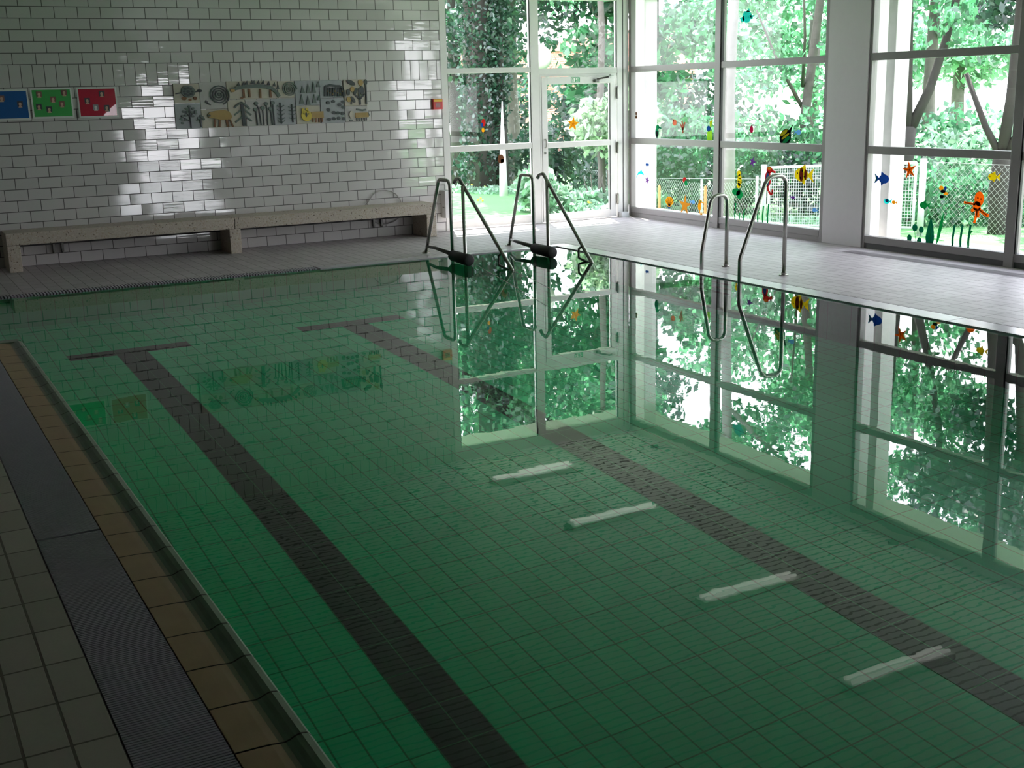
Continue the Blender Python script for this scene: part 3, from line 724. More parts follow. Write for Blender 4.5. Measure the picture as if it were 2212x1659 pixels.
ladder_rail(lr, -5.785, [(-2.06, 0), (-2.062, .975), (-2.30, .965), (-2.608, .21), (-2.61, -.9)], {1: .135, 2: .14, 3: .12})
for z in (-.25, -.5, -.75):
    MB().box(-2.66, -2.56, -5.77, -4.975, z - .012, z + .012).build('tread', M_steel, parent=lr)
tag(lr, 'stainless steel pool ladder with two tall looped rails on the right side', 'ladder')
for i, (a, b_) in enumerate((((-4.108, -3.174), (-4.763, -5.82)), ((-3.99, -3.80), (-4.271, -5.056)))):
    m = MB(); m.tube([(a[0], a[1], ZW + .001), ((a[0] + b_[0]) / 2 + .01, (a[1] + b_[1]) / 2, ZW + .001), (b_[0], b_[1], ZW + .001)], .0022, 6)
    tag(m.build('floating_cord', M_paper), ('thin white cord floating on the water from the left foam roll', 'thin white cord floating on the water from the left handrail end')[i], 'cord')

# ------------------------------------------------------------------ window stickers
COL = {}
def sc(name, col):
    if name not in COL:
        m, nt, out = new_mat('sticker_' + name)
        tc = N(nt, 'ShaderNodeTexCoord'); f = math_n(nt, 'MULTIPLY_ADD', noise(nt, tc.outputs['Object'], 20), .3, .85)
        c = mixc(nt, 1.0, (*col, 1), comb(nt, f, f, f), 'MULTIPLY')
        d = N(nt, 'ShaderNodeBsdfDiffuse'); t = N(nt, 'ShaderNodeBsdfTranslucent'); mx = N(nt, 'ShaderNodeMixShader'); mx.inputs[0].default_value = .45
        nt.links.new(c, d.inputs[0]); nt.links.new(c, t.inputs[0]); nt.links.new(d.outputs[0], mx.inputs[1]); nt.links.new(t.outputs[0], mx.inputs[2]); nt.links.new(mx.outputs[0], out.inputs[0])
        COL[name] = m
    return COL[name]
S_or = sc('orange', (.85, .28, .02)); S_am = sc('amber', (.85, .48, .03)); S_ye = sc('yellow', (.80, .68, .03)); S_gr = sc('green', (.02, .38, .13)); S_dg = sc('dark_green', (.01, .23, .13)); S_bl = sc('blue', (.03, .13, .42)); S_cy = sc('turquoise', (.05, .78, .76)); S_re = sc('red', (.62, .05, .05)); S_bk = sc('black', (.015, .015, .02)); S_pu = sc('purple', (.25, .08, .38)); S_pk = sc('salmon', (.72, .26, .16)); S_lb = sc('light_blue', (.25, .5, .75)); S_br = sc('brown', (.18, .09, .05)); S_lg = sc('lime', (.45, .72, .08))
def sticker(nm, label, cat, a, z, s, layers, far=False, x=.041):
    """a: position along the window, z: centre height, s: half size; outlines run u to the right, v up"""
    root = None
    for i, (pn, mt, polys) in enumerate(layers):
        for grp in pieces(polys):
            m = MB()
            for p_ in grp:
                if far: pts = [(a + u * s, x - .0012 * i, z + v * s) for u, v in p_]; off = (0, -.0012, 0)
                else: pts = [(x - .0012 * i, a - u * s, z + v * s) for u, v in p_]; off = (-.0012, 0, 0)
                m.prism(pts, off)
            if root is None:
                root = m.build(nm, mt); tag(root, label, cat, 'stickers on the window panes')
            else: m.build(sing(pn) if pn else 'patch', mt, parent=root)
    return root
def star(n=5, r0=.34, r1=1.0, rot=0.3): return [((r1 if i % 2 == 0 else r0) * math.sin(rot + PI * i / n), (r1 if i % 2 == 0 else r0) * math.cos(rot + PI * i / n)) for i in range(2 * n)]
def fish(d=1):    # body + tail, head to the right when d = 1
    return [ell(.15 * d, 0, .62, .42, 22), [(-.35 * d, 0), (-1.0 * d, .45), (-.82 * d, 0), (-1.0 * d, -.45)]]
def fins(d=1): return [[(.35 * d, .36), (-.25 * d, .36), (-.2 * d, .68)], [(.2 * d, -.36), (-.25 * d, -.36), (-.12 * d, -.62)]]
def weed(n, h): return [q for i in range(n) for q in stroke([(-.6 + 1.2 * i / max(n - 1, 1), -.9), (-.66 + 1.2 * i / max(n - 1, 1), -.1), (-.56 + 1.2 * i / max(n - 1, 1), h[i])], .16)] + [ell(0, -.95, .85, .13)]
def seahorse(): return [ell(.05, .68, .28, .22)] + stroke([(.25, .66), (.62, .55)], .14) + [ell(-.08, .12, .30, .48)] + stroke([(-.1, -.3), (.02, -.62), (.25, -.82), (.42, -.65), (.3, -.55)], .16)
# corner bay, upper and middle panes
sticker('fish_sticker', 'turquoise fish sticker high on the corner bay pane', 'sticker', -2.565, 2.651, .13, [('', S_cy, [ell(0, 0, .7, .55), [(-.5, .1), (-1.05, -.1), (-.7, -.45), (-.3, -.3)], [(.4, .1), (1.05, .1), (.7, -.35)], [(-.2, .4), (.3, .75), (.4, .4)]])])
sticker('crab_sticker', 'tiny brown red sticker beside the glazed corner', 'sticker', -.135, 1.451, .055, [('', S_br, [ell(0, -.5, .5, .4), ell(0, .4, .35, .5)])])
sticker('seahorse_sticker', 'black and green seahorse sticker at the left of the corner bay', 'sticker', -.66, 1.195, .14, [('', S_dg, seahorse()), ('back', S_gr, [ell(.0, .62, .2, .3)]), ('belly', S_bk, [ell(-.06, .0, .18, .3)])])
sticker('shell_sticker', 'pale salmon shell sticker left of the red coral sticker', 'sticker', -1.066, 1.355, .06, [('', S_pk, [ell(0, 0, .8, .7), ell(-.5, .5, .3, .3)])])
sticker('coral_sticker', 'red brown coral sticker in the corner bay', 'sticker', -1.259, 1.30, .09, [('', sc('coral', (.50, .16, .11)), stroke([(0, -.95), (0, .2), (-.3, .9)], .28) + stroke([(0, -.4), (.5, .7)], .24) + stroke([(0, -.5), (-.6, .4)], .24))])
sticker('parrot_fish_sticker', 'yellow and blue upright fish sticker beside the mullion', 'sticker', -1.85, 1.245, .15, [('', S_lg, [ell(0, -.4, .4, .6), [(.1, .1), (.45, 1.0), (-.05, .85)]]), ('head', S_bl, [ell(-.15, .25, .28, .25)]), ('tail', S_ye, [[(.05, .4), (.4, 1.0), (.05, .9)]])])
sticker('drop_fish_sticker', 'small crimson sticker right of the mullion', 'sticker', -2.701, 1.284, .055, [('', sc('crimson', (.55, .02, .12)), [ell(0, 0, .6, .8), [(0, .6), (.3, 1), (-.3, 1)]])])
sticker('striped_fish_sticker', 'yellow, green and black striped fish sticker above the middle rail', 'sticker', -3.335, 1.215, .15, [('', S_bk, [ell(0, -.1, .72, .62, 22, .6), [(.3, .4), (.9, .95), (.6, .2)], [(-.5, -.6), (-.95, -1.0), (-.3, -.8)]]), ('yellow_stripes', S_ye, [ell(-.18, .25, .48, .16, 16, .5), ell(.02, -.02, .5, .10, 16, .5)]), ('green_belly', S_gr, [ell(.14, -.32, .55, .17, 16, .6)])])
sticker('fish_sticker', 'small blue fish sticker near the column in the corner bay', 'sticker', -3.557, 1.263, .07, [('', S_lb, fish(1))])
# corner bay, lower panes
sticker('dolphin_sticker', 'turquoise dolphin sticker low in the glazed corner', 'sticker', -.235, .632, .10, [('', S_cy, [[(-1, -.5), (-.5, .1), (.1, .35), (.15, .8), (.4, .35), (.8, .05), (1, -.3), (.5, -.15), (-.1, -.1), (-.6, -.3)], [(-1, -.5), (-.95, -.85), (-.7, -.45)]])])
sticker('starfish_sticker', 'small purple starfish sticker low in the glazed corner', 'sticker', -.412, .538, .06, [('', S_pu, [star()])])
sticker('fish_sticker', 'tiny dark blue sticker above the purple starfish', 'sticker', -.412, .76, .05, [('', S_bl, fish(-1))])
sticker('scallop_sticker', 'orange scallop shell sticker with dark ribs low in the corner bay', 'sticker', -.955, .268, .10, [('', S_am, [[(0, -.85)] + [(math.sin(t) * 1.0, -.2 + math.cos(t) * .95) for t in [-1.45 + 2.9 * i / 12 for i in range(13)]]]), ('ribs', S_bk, sum([stroke([(.1 * math.sin(t), -.62), (.9 * math.sin(t), -.25 + .85 * math.cos(t))], .07) for t in (-1.1, -.7, -.35, 0, .35, .7, 1.1)], [])), ('hinge', S_bl, [ell(0, -.82, .25, .14)])])
sticker('starfish_sticker', 'plain amber starfish sticker beside the scallop shell', 'sticker', -1.318, .242, .15, [('', sc('ochre', (.68, .36, .05)), [star(rot=.1)])])
sticker('crab_sticker', 'red and green fish sticker low in the corner bay', 'sticker', -1.322, .571, .07, [('', S_re, [ell(-.2, .2, .6, .6)]), ('green_side', S_gr, [ell(.25, -.3, .5, .5)])])
sticker('fish_sticker', 'small light blue fish sticker beside the amber starfish', 'sticker', -1.50, .30, .06, [('', S_lb, fish(1))])
sticker('seahorse_sticker', 'amber seahorse sticker at the bottom near the mullion', 'sticker', -1.66, .235, .12, [('', S_am, seahorse()), ('eye', S_gr, [ell(.08, .7, .08, .08)])])
sticker('seahorse_sticker', 'yellow and green seahorse sticker right of the mullion', 'sticker', -2.47, .595, .19, [('', S_gr, [ell(-.25, -.55, .45, .25), ell(.1, -.7, .35, .3)]), ('body', S_ye, [ell(0, .7, .2, .2), ell(.08, .25, .22, .4), ell(0, -.1, .2, .2)]), ('stripes', S_bk, stroke([(-.1, .4), (.25, .35)], .05) + stroke([(-.1, .2), (.28, .12)], .05) + stroke([(-.05, 0), (.25, -.08)], .05))])
sticker('starfish_sticker', 'small purple starfish sticker above the garden gate', 'sticker', -2.732, .884, .07, [('', S_pu, [star()])])
sticker('seahorse_sticker', 'red and blue seahorse sticker on the gate post in view', 'sticker', -3.05, .66, .20, [('', S_re, seahorse()), ('belly', S_bl, [ell(-.1, .1, .16, .4)]), ('crest', S_am, [ell(.05, .78, .18, .08)])])
sticker('clown_fish_sticker', 'large yellow fish sticker with dark red bands beside the column', 'sticker', -3.67, .765, .19, [('', S_ye, fish(-1) + fins(-1)), ('bands', sc('maroon', (.30, .04, .02)), [ell(-.15, .0, .20, .42), ell(.22, .02, .12, .36)]), ('spots', S_bk, [ell(-.05, .25, .07, .07), ell(-.2, -.2, .08, .08), ell(.15, -.1, .07, .07), ell(-.5, .08, .05, .05)])])
sticker('seaweed_sticker', 'green seaweed sticker left of the ladder rail', 'sticker', -2.50, .21, .15, [('', S_gr, weed(3, [.9, .1, .5]))])
sticker('seaweed_sticker', 'green seaweed sticker behind the tall ladder rail', 'sticker', -2.96, .235, .16, [('', S_gr, weed(3, [.95, .7, .9]))])
sticker('fish_sticker', 'pale blue fish sticker low beside the column', 'sticker', -3.9, .36, .06, [('', S_lb, fish(-1))])
sticker('fish_sticker', 'tiny violet fish sticker right of the tall ladder rail', 'sticker', -3.502, .486, .045, [('', S_pu, fish(1))])
# second bay, lower left pane
sticker('fish_sticker', 'blue fish sticker in front of the outdoor concrete pillar', 'sticker', -4.955, .78, .12, [('', S_bl, fish(1) + fins(1)), ('tail_edge', S_dg, [[(-.7, .1), (-1.0, .42), (-.85, 0), (-1.0, -.42), (-.7, -.1)]])])
sticker('starfish_sticker', 'bright orange starfish sticker on the second bay', 'sticker', -5.335, .893, .105, [('', S_or, [star(rot=-.2)]), ('veins', sc('rust', (.45, .08, .01)), sum([stroke([(0, 0), (.75 * math.sin(-.2 + 2 * PI * i / 5), .75 * math.cos(-.2 + 2 * PI * i / 5))], .07) for i in range(5)], []))])
sticker('fish_sticker', 'small teal and blue fish sticker at the pillar edge', 'sticker', -5.04, .54, .07, [('', S_cy, fish(-1)), ('back', S_bl, [ell(-.1, .1, .35, .25)])])
sticker('fish_sticker', 'small ochre fish sticker in front of the gate mesh', 'sticker', -5.14, .535, .045, [('', S_am, fish(-1))])
sticker('fish_sticker', 'green fish sticker in front of the right gate post', 'sticker', -5.57, .532, .085, [('', S_gr, fish(-1) + fins(-1))])
sticker('fish_sticker', 'yellow fish sticker high at the right of the second bay', 'sticker', -6.436, .872, .085, [('', S_ye, fish(-1) + fins(-1)), ('eye', S_re, [ell(-.5, .05, .08, .08)])])
sticker('crab_sticker', 'small multicoloured sticker in the middle of the second bay', 'sticker', -5.81, .68, .085, [('', S_am, [ell(-.3, .55, .35, .28), ell(.45, -.1, .35, .2)]), ('dark_part', S_bk, [ell(0, .15, .4, .2), ell(-.15, -.5, .35, .2)]), ('blue_part', S_bl, [ell(.35, .55, .2, .25)])])
sticker('octopus_sticker', 'large orange octopus sticker low at the right of the second bay', 'sticker', -6.255, .562, .165, [('', S_or, [ell(.15, .5, .36, .45), ell(0, .05, .3, .3)] + stroke([(-.1, .15), (-.6, .18), (-1.0, .22)], .14) + stroke([(.15, -.1), (.55, -.35), (.95, -.5)], .2) + stroke([(0, -.1), (0, -.55), (-.1, -1.0)], .18) + stroke([(-.1, -.1), (-.4, -.28)], .2) + stroke([(.1, -.2), (.15, -.65)], .2)), ('markings', sc('rust', (.45, .08, .01)), stroke([(0, -.1), (.02, -.5)], .05) + stroke([(.2, -.15), (.8, -.45)], .06) + stroke([(-.2, .15), (-.9, .2)], .05) + [ell(.05, .55, .05, .05), ell(.28, .5, .05, .05)])])
sticker('clover_sticker', 'green water plant sticker with four round leaves', 'sticker', -5.49, .2, .14, [('', S_dg, [ell(-.75, -.25, .24, .28), ell(-.25, .6, .26, .28), ell(.4, .5, .24, .26), ell(.25, -.4, .24, .3)]), ('stems', S_gr, stroke([(-.7, -.4), (0, -.9)], .05) + stroke([(-.25, .4), (0, -.9)], .05) + stroke([(.4, .3), (.1, -.9)], .05))])
sticker('leaf_sticker', 'broad dark green leaf sticker at the bottom of the second bay', 'sticker', -5.67, .245, .17, [('', S_dg, [[(0, 1), (.22, .45), (.34, -.2), (.3, -.7), (0, -.95), (-.3, -.75), (-.36, -.25), (-.22, .4)]]), ('veins', S_gr, stroke([(0, .8), (0, -.85)], .06) + stroke([(0, -.3), (.2, .05)], .05) + stroke([(0, -.3), (-.2, .05)], .05))])
sticker('leaf_sticker', 'narrow green blade leaf sticker right of the broad leaf', 'sticker', -5.80, .30, .19, [('', S_gr, [[(.22, 1), (.16, .2), (0, -.5), (-.22, -1), (-.18, -.3), (-.02, .4)]])])
sticker('seaweed_sticker', 'dark green coral weed sticker with three stalks at the bottom', 'sticker', -6.085, .225, .17, [('', S_dg, weed(3, [.75, .85, .9])), ('tips', S_gr, stroke([(.5, .2), (.8, .55)], .1))])
# far glazing
sticker('seahorse_sticker', 'small red and amber sticker on the left far window', 'sticker', -2.344, 1.385, .10, [('', S_re, [ell(.05, .4, .3, .5)]), ('tail', S_am, [ell(-.05, -.6, .22, .3)]), ('side', S_bl, [ell(-.2, .1, .18, .3)])], far=True)
sticker('starfish_sticker', 'bright amber starfish sticker on the glass door', 'sticker', -.93, 1.36, .10, [('', S_am, [star(rot=.15, r0=.45)]), ('veins', S_or, sum([stroke([(0, 0), (.7 * math.sin(.15 + 2 * PI * i / 5), .7 * math.cos(.15 + 2 * PI * i / 5))], .09) for i in range(5)], []))], far=True, x=.020)
sticker('shell_sticker', 'round brown shell sticker on the left far window', 'sticker', -2.087, .925, .07, [('', S_br, [ell(0, 0, .7, .9), ell(.3, -.4, .4, .4)])], far=True)

# ------------------------------------------------------------------ outdoors: ground
def gz(x, y):
    s_ = min(max((x - 1.3) / .8, 0), 1)
    return -.09 - .085 * s_ * min(max(y + 3.9, 0), 5)
gm = MB(); NX, NY = 44, 44
xs = [0.3 + 60 * (i / NX) ** 1.6 for i in range(NX + 1)]
xs = [-14 + i * 1.2 for i in range(12)] + xs
ys = [-30 + i * 2.2 for i in range(12)] + [-3.9 + 60 * (i / NY) ** 1.5 for i in range(NY + 1)]
vv = [(x, y, gz(x, y)) for y in ys for x in xs]; nx = len(xs); ff = []
for j in range(len(ys) - 1):
    for i in range(nx - 1):
        if xs[i + 1] <= .31 and ys[j + 1] <= .33: continue
        if xs[i] < .3 and ys[j] < .3: continue
        ff.append((j * nx + i, j * nx + i + 1, (j + 1) * nx + i + 1, (j + 1) * nx + i))
gm.add(vv, ff)
o = struct(gm.build('lawn', M_grass, origin=(0, 0, 0)))
pv = MB(); pv.box(.3, 1.38, -20, 4, -.2, -.06); pv.box(-3.2, .3, .3, 1.1, -.2, -.06)
struct(pv.build('paving', M_paving))
for i, (y0, y1) in enumerate(((.15, .55), (-4.72, -4.5))):
    tag(MB().box(.38, .60, y0, y1, -.1, 3.28).build('concrete_pillar', M_concrete, bevel=.006),
        ('pale concrete pillar outside the glazed corner', 'pale concrete pillar outside the second window bay', 'pale concrete pillar outside the third window bay')[i], 'pillar', 'concrete pillars under the roof edge')

# fence, gate and posts
M_galv = plain('pale_galvanised_steel', (.60, .63, .66), .5, .2, var=.06)
M_wire = plain('pale_mesh_wire', (.72, .75, .78), .5, .1)
M_fwire = plain('fence_wire', (.50, .53, .52), .5, .2)
gt = empty('garden_gate', (1.93, -2.25, -.3))
def gp(t, v):  # along the gate, height above its foot
    y = -.69 + t * (-3.80 + .69); x = 1.95 - .05 * t
    return (x, y, gz(x, y) + .02 + v * (.93 + 0.02 * (1 - t)))
for t, nm in ((0, 0), (1, 1)):
    a = gp(t, -.06); b_ = gp(t, 1.02); MB().tube([a, b_], .042, 14).build('post', M_galv, parent=gt, smooth=True)
m = MB()
fr_ = [gp(.04, .08), gp(.04, .97), gp(.96, .97), gp(.96, .08), gp(.04, .08)]
for a, b_ in zip(fr_[:-1], fr_[1:]): m.tube([a, b_], .02, 10)
m.build('gate_frame', M_galv, parent=gt)
m = MB()
for i in range(1, 57): m.tube([gp(.04 + .92 * i / 57, .08), gp(.04 + .92 * i / 57, .97)], .0028, 4, caps=False)
for i in range(1, 19): m.tube([gp(.04, .08 + .89 * i / 19), gp(.96, .08 + .89 * i / 19)], .0034, 4, caps=False)
m.build('wire_mesh', M_wire, parent=gt)
tag(gt, 'pale wire mesh garden gate between two round posts outside the windows', 'gate')
def chainlink(p0, p1, h, label, posts):
    fn = empty('chain_link_fence', (p0[0], p0[1], gz(*p0)))
    L = math.hypot(p1[0] - p0[0], p1[1] - p0[1])
    def q(s_, v):
        t = s_ / L; x = p0[0] + t * (p1[0] - p0[0]); y = p0[1] + t * (p1[1] - p0[1]); return (x, y, gz(x, y) + v)
    m = MB(); st = .08
    n = int((L + h) / st)
    for i in range(n):
        for sg_ in (1, -1):
            a0, a1 = (i * st - h, i * st) if sg_ > 0 else (i * st, i * st - h)
            v0, v1 = 0.03, h
            # clip to the fence length
            def cl_(a_, b2, va, vb):
                if a_ > b2: b2, a_, vb, va = a_, b2, va, vb
                if b2 <= 0 or a_ >= L: return None
                if a_ < 0: va = va + (vb - va) * (0 - a_) / (b2 - a_); a_ = 0
                if b2 > L: vb = va + (vb - va) * (L - a_) / (b2 - a_); b2 = L
                return a_, b2, va, vb
            r_ = cl_(a0, a1, v0, v1)
            if r_ and r_[1] - r_[0] > .01: m.tube([q(r_[0], r_[2]), q(r_[1], r_[3])], .0019, 3, caps=False)
    m.tube([q(0, h), q(L / 2, h), q(L, h)], .004, 4); m.build('wire_mesh', M_fwire, parent=fn)
    for s_ in posts:
        MB().tube([q(s_ * L, -.05), q(s_ * L, h + .06)], .022, 8).build('post', M_galv, parent=fn)
    tag(fn, label, 'fence')
chainlink((2.9, 6.0), (2.02, -.62), .80, 'low chain link fence left of the garden gate', (.02, .38, .72, .97))
chainlink((1.98, -3.9), (2.3, -9.5), .92, 'low chain link fence right of the garden gate', (.25, .55, .85))
M_orange = plain('orange_paint', (.80, .24, .08), .6)
for i, (x, y, zt) in enumerate(((1.386, 1.19, .28), (1.787, .509, .285))):
    m = MB(); m.tube([(x, y, gz(x, y) - .05), (x, y, zt)], .022, 10); m.tube([(x, y, zt), (x, y, zt + .03)], [.022, .008], 10)
    tag(m.build('marker_post', M_orange), ('orange marker post on the lawn, the one nearer the glazed corner', 'orange marker post on the lawn, the one nearer the mullion')[i], 'post', 'orange marker posts on the lawn')
m = MB(); m.tube([(.831, 5.5, gz(.831, 5.5) - .02), (.831, 5.5, .5), (.85, 5.5, 1.66)], [.085, .065, .008], 14)
tag(m.build('garden_obelisk', M_sign_white, smooth=True), 'slim white tapered obelisk on the lawn behind the far window', 'obelisk')
gl = empty('globe_lamp', (2.78, 7.45, -.5))
MB().tube([(2.78, 7.45, -.6), (2.78, 7.45, 2.27)], .035, 12).build('lamp_post', M_dark_steel, parent=gl, smooth=True)
m = MB(); m.sphere((2.78, 7.45, 2.50), .26, 28, 18); m.build('globe', plain('opal_globe', (.92, .88, .80), .3, var=.02), parent=gl, smooth=True)
tag(gl, 'round white globe lamp outside behind the far mullion', 'lamp')
# brick house added in place of a red reflection in the far glazing
hs = empty('reflection_house', (14, 25, -.6))
def hx(t, o_): # along facade t (m), depth o_ (m)
    ax = Vector((.88, -.475, 0)); dp = Vector((.475, .88, 0)); p_ = Vector((10.5, 27.3, 0)) + ax * t + dp * o_; return p_.x, p_.y
def slab(name, t0, t1, o0, o1, z0, z1, mt):
    m = MB(); m.prism([(*hx(t0, o0), z0), (*hx(t1, o0), z0), (*hx(t1, o1), z0), (*hx(t0, o1), z0)], (0, 0, z1 - z0)); return m.build(name, mt, parent=hs)
slab('wall', 0, 9, 0, 6, -.8, 2.2, M_redbrick)
slab('upper_wall', .0, 9, -.3, 6, 2.35, 3.3, M_redbrick)
slab('band', -.05, 9.05, -.2, 6, 2.2, 2.35, M_bark_dark)
m = MB(); m.prism([(*hx(2.2, -.4), 3.3), (*hx(9.2, -.4), 3.3), (*hx(9.2, -.4), 4.1), (*hx(5.5, -.4), 3.95)], (2.8, 5.2, 0)); m.build('gable_roof', plain('red_roof', (.50, .24, .20), .9, var=.2), parent=hs)
for t0 in (1.2, 4.0, 6.6): slab('window', t0, t0 + 1.1, -.04, .02, .5, 1.7, M_plinth)
tag(hs, 'red brick house standing in for a reflection in the far windows', 'house')

# ------------------------------------------------------------------ vegetation
rng = np.random.default_rng(7)
def leaves(name, blobs, n, size, mat, parent, shell=.55):
    """n leaf blades scattered through ellipsoids (cx, cy, cz, rx, ry, rz)"""
    bl = np.array(blobs, float); vol = bl[:, 3] * bl[:, 4] * bl[:, 5]; pr = vol ** .8 / (vol ** .8).sum()
    k = rng.choice(len(bl), n, p=pr)
    d_ = rng.normal(size=(n, 3)); d_ /= np.linalg.norm(d_, axis=1)[:, None]
    rad = rng.uniform(shell ** 3, 1, n) ** (1 / 3) * rng.uniform(.75, 1.12, n)
    c = bl[k, :3] + d_ * rad[:, None] * bl[k, 3:6]
    a = rng.normal(size=(n, 3)); a[:, 2] -= .25; a /= np.linalg.norm(a, axis=1)[:, None]
    b_ = np.cross(a, rng.normal(size=(n, 3))); b_ /= np.linalg.norm(b_, axis=1)[:, None]
    s_ = size * rng.uniform(.6, 1.35, n)[:, None]
    v = np.stack([c - a * s_ * .5, c + b_ * s_ * .27, c + a * s_ * .5, c - b_ * s_ * .27], 1).reshape(-1, 3)
    ox = np.array(parent['_o']) if '_o' in parent else np.zeros(3)
    v = v - ox
    me = bpy.data.meshes.new(name); me.vertices.add(4 * n); me.vertices.foreach_set('co', v.astype(np.float32).ravel())
    me.loops.add(4 * n); me.loops.foreach_set('vertex_index', np.arange(4 * n, dtype=np.int32))
    me.polygons.add(n); me.polygons.foreach_set('loop_start', np.arange(0, 4 * n, 4, dtype=np.int32))
    me.materials.append(mat); me.update(calc_edges=True); me.validate()
    o = bpy.data.objects.new(name, me); C.objects.link(o); o.parent = parent; o['_o'] = list(map(float, ox)); return o
def trunk(parent, limbs, mat, name='trunk'):
    m = MB()
    for pts, r0, r1 in limbs:
        n = len(pts); m.tube(pts, [r0 + (r1 - r0) * i / (n - 1) for i in range(n)], 10)
    return m.build(name, mat, parent=parent, smooth=True)
def tree(name, base, limbs, bark, blobs, n, size, lm, label, cat='tree', extra=None, shell=.5):
    t = empty(name, (base[0], base[1], gz(*base) - .05))
    trunk(t, limbs, bark); leaves('crown', blobs, n, size, lm, t, shell)
    if extra: extra(t)
    tag(t, label, cat, 'trees outside the windows'); return t
def rb(x, y, z, R_, k, r, seed, flat=.8):
    g_ = np.random.default_rng(seed); out = []
    for i in range(k):
        d_ = g_.normal(size=3); d_ /= np.linalg.norm(d_); q = g_.uniform(.4, 1) * R_
        out.append((x + d_[0] * q, y + d_[1] * q, z + d_[2] * q * flat, r * g_.uniform(.6, 1.2), r * g_.uniform(.6, 1.2), r * g_.uniform(.45, .9)))
    return out
def up(x, y, z1, lean=(0, 0), n=6, z0=None):
    z0 = gz(x, y) - .1 if z0 is None else z0
    return [(x + lean[0] * i / n + .03 * math.sin(i * 2.1), y + lean[1] * i / n, z0 + (z1 - z0) * i / n) for i in range(n + 1)]

# behind the far windows
tree('ivy_covered_tree', (1.24, 7.24), [(up(1.24, 7.24, 7.5), .30, .20), (up(1.75, 7.35, 7.0), .16, .1)], M_bark_dark,
     rb(1.3, 7.6, 5.6, 2.6, 16, 1.0, 1) + rb(1.2, 8.2, 7.0, 2.4, 12, 1.0, 41), 7500, .16, M_leaf,  # second, higher crown cluster added out of view to shade the lawn
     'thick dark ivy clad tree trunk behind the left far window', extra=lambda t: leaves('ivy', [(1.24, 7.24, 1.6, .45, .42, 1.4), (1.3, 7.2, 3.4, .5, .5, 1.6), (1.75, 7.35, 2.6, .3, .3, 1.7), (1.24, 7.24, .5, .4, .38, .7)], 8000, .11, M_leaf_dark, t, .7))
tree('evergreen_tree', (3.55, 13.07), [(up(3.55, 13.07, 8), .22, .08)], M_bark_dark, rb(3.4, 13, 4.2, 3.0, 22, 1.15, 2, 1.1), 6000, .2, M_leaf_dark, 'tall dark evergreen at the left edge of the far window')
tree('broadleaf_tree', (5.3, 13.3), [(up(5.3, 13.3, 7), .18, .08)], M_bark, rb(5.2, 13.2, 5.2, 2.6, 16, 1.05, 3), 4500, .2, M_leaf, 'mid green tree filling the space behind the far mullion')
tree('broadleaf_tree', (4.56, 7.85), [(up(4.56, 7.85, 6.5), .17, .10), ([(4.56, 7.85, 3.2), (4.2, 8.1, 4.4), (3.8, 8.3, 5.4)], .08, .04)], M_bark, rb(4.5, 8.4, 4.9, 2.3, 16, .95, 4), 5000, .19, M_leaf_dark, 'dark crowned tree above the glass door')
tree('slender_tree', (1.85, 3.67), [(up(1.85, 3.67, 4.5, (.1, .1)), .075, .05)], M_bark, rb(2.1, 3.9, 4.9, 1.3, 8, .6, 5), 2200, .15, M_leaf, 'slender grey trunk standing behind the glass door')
def bush(name, blobs, n, size, lm, label, base, extra=None):
    t = empty(name, (base[0], base[1], gz(*base)))
    m = MB(); 
    for i in range(5):
        a = i * 1.3; m.tube([(base[0], base[1], gz(*base) - .05), (base[0] + .2 * math.cos(a), base[1] + .2 * math.sin(a), gz(*base) + .6)], [.02, .008], 6)
    m.build('stems', M_bark, parent=t); leaves('foliage', blobs, n, size, lm, t, .35)
    if extra: extra(t)
    tag(t, label, 'shrub', 'shrubs and hedges outside the windows'); return t
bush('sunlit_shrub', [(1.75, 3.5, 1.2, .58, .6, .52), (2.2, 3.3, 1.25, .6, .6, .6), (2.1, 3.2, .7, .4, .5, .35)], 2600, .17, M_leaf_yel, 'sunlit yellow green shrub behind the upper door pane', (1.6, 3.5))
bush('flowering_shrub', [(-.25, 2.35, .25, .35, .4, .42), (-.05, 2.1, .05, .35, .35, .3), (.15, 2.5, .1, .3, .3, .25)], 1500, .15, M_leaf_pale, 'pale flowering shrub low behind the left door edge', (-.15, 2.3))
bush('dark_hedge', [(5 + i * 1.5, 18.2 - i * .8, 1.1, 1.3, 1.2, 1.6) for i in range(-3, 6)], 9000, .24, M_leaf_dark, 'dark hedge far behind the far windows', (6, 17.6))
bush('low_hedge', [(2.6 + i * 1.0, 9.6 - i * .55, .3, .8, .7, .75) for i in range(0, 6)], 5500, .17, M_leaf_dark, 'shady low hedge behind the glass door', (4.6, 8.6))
bush('tall_grass_clump', [(.9 + i * .35, 2.6 - i * .1, -.05, .3, .3, .22) for i in range(4)], 1300, .15, M_leaf_pale, 'bright tall grass clump at the foot of the door view', (1.3, 2.5))

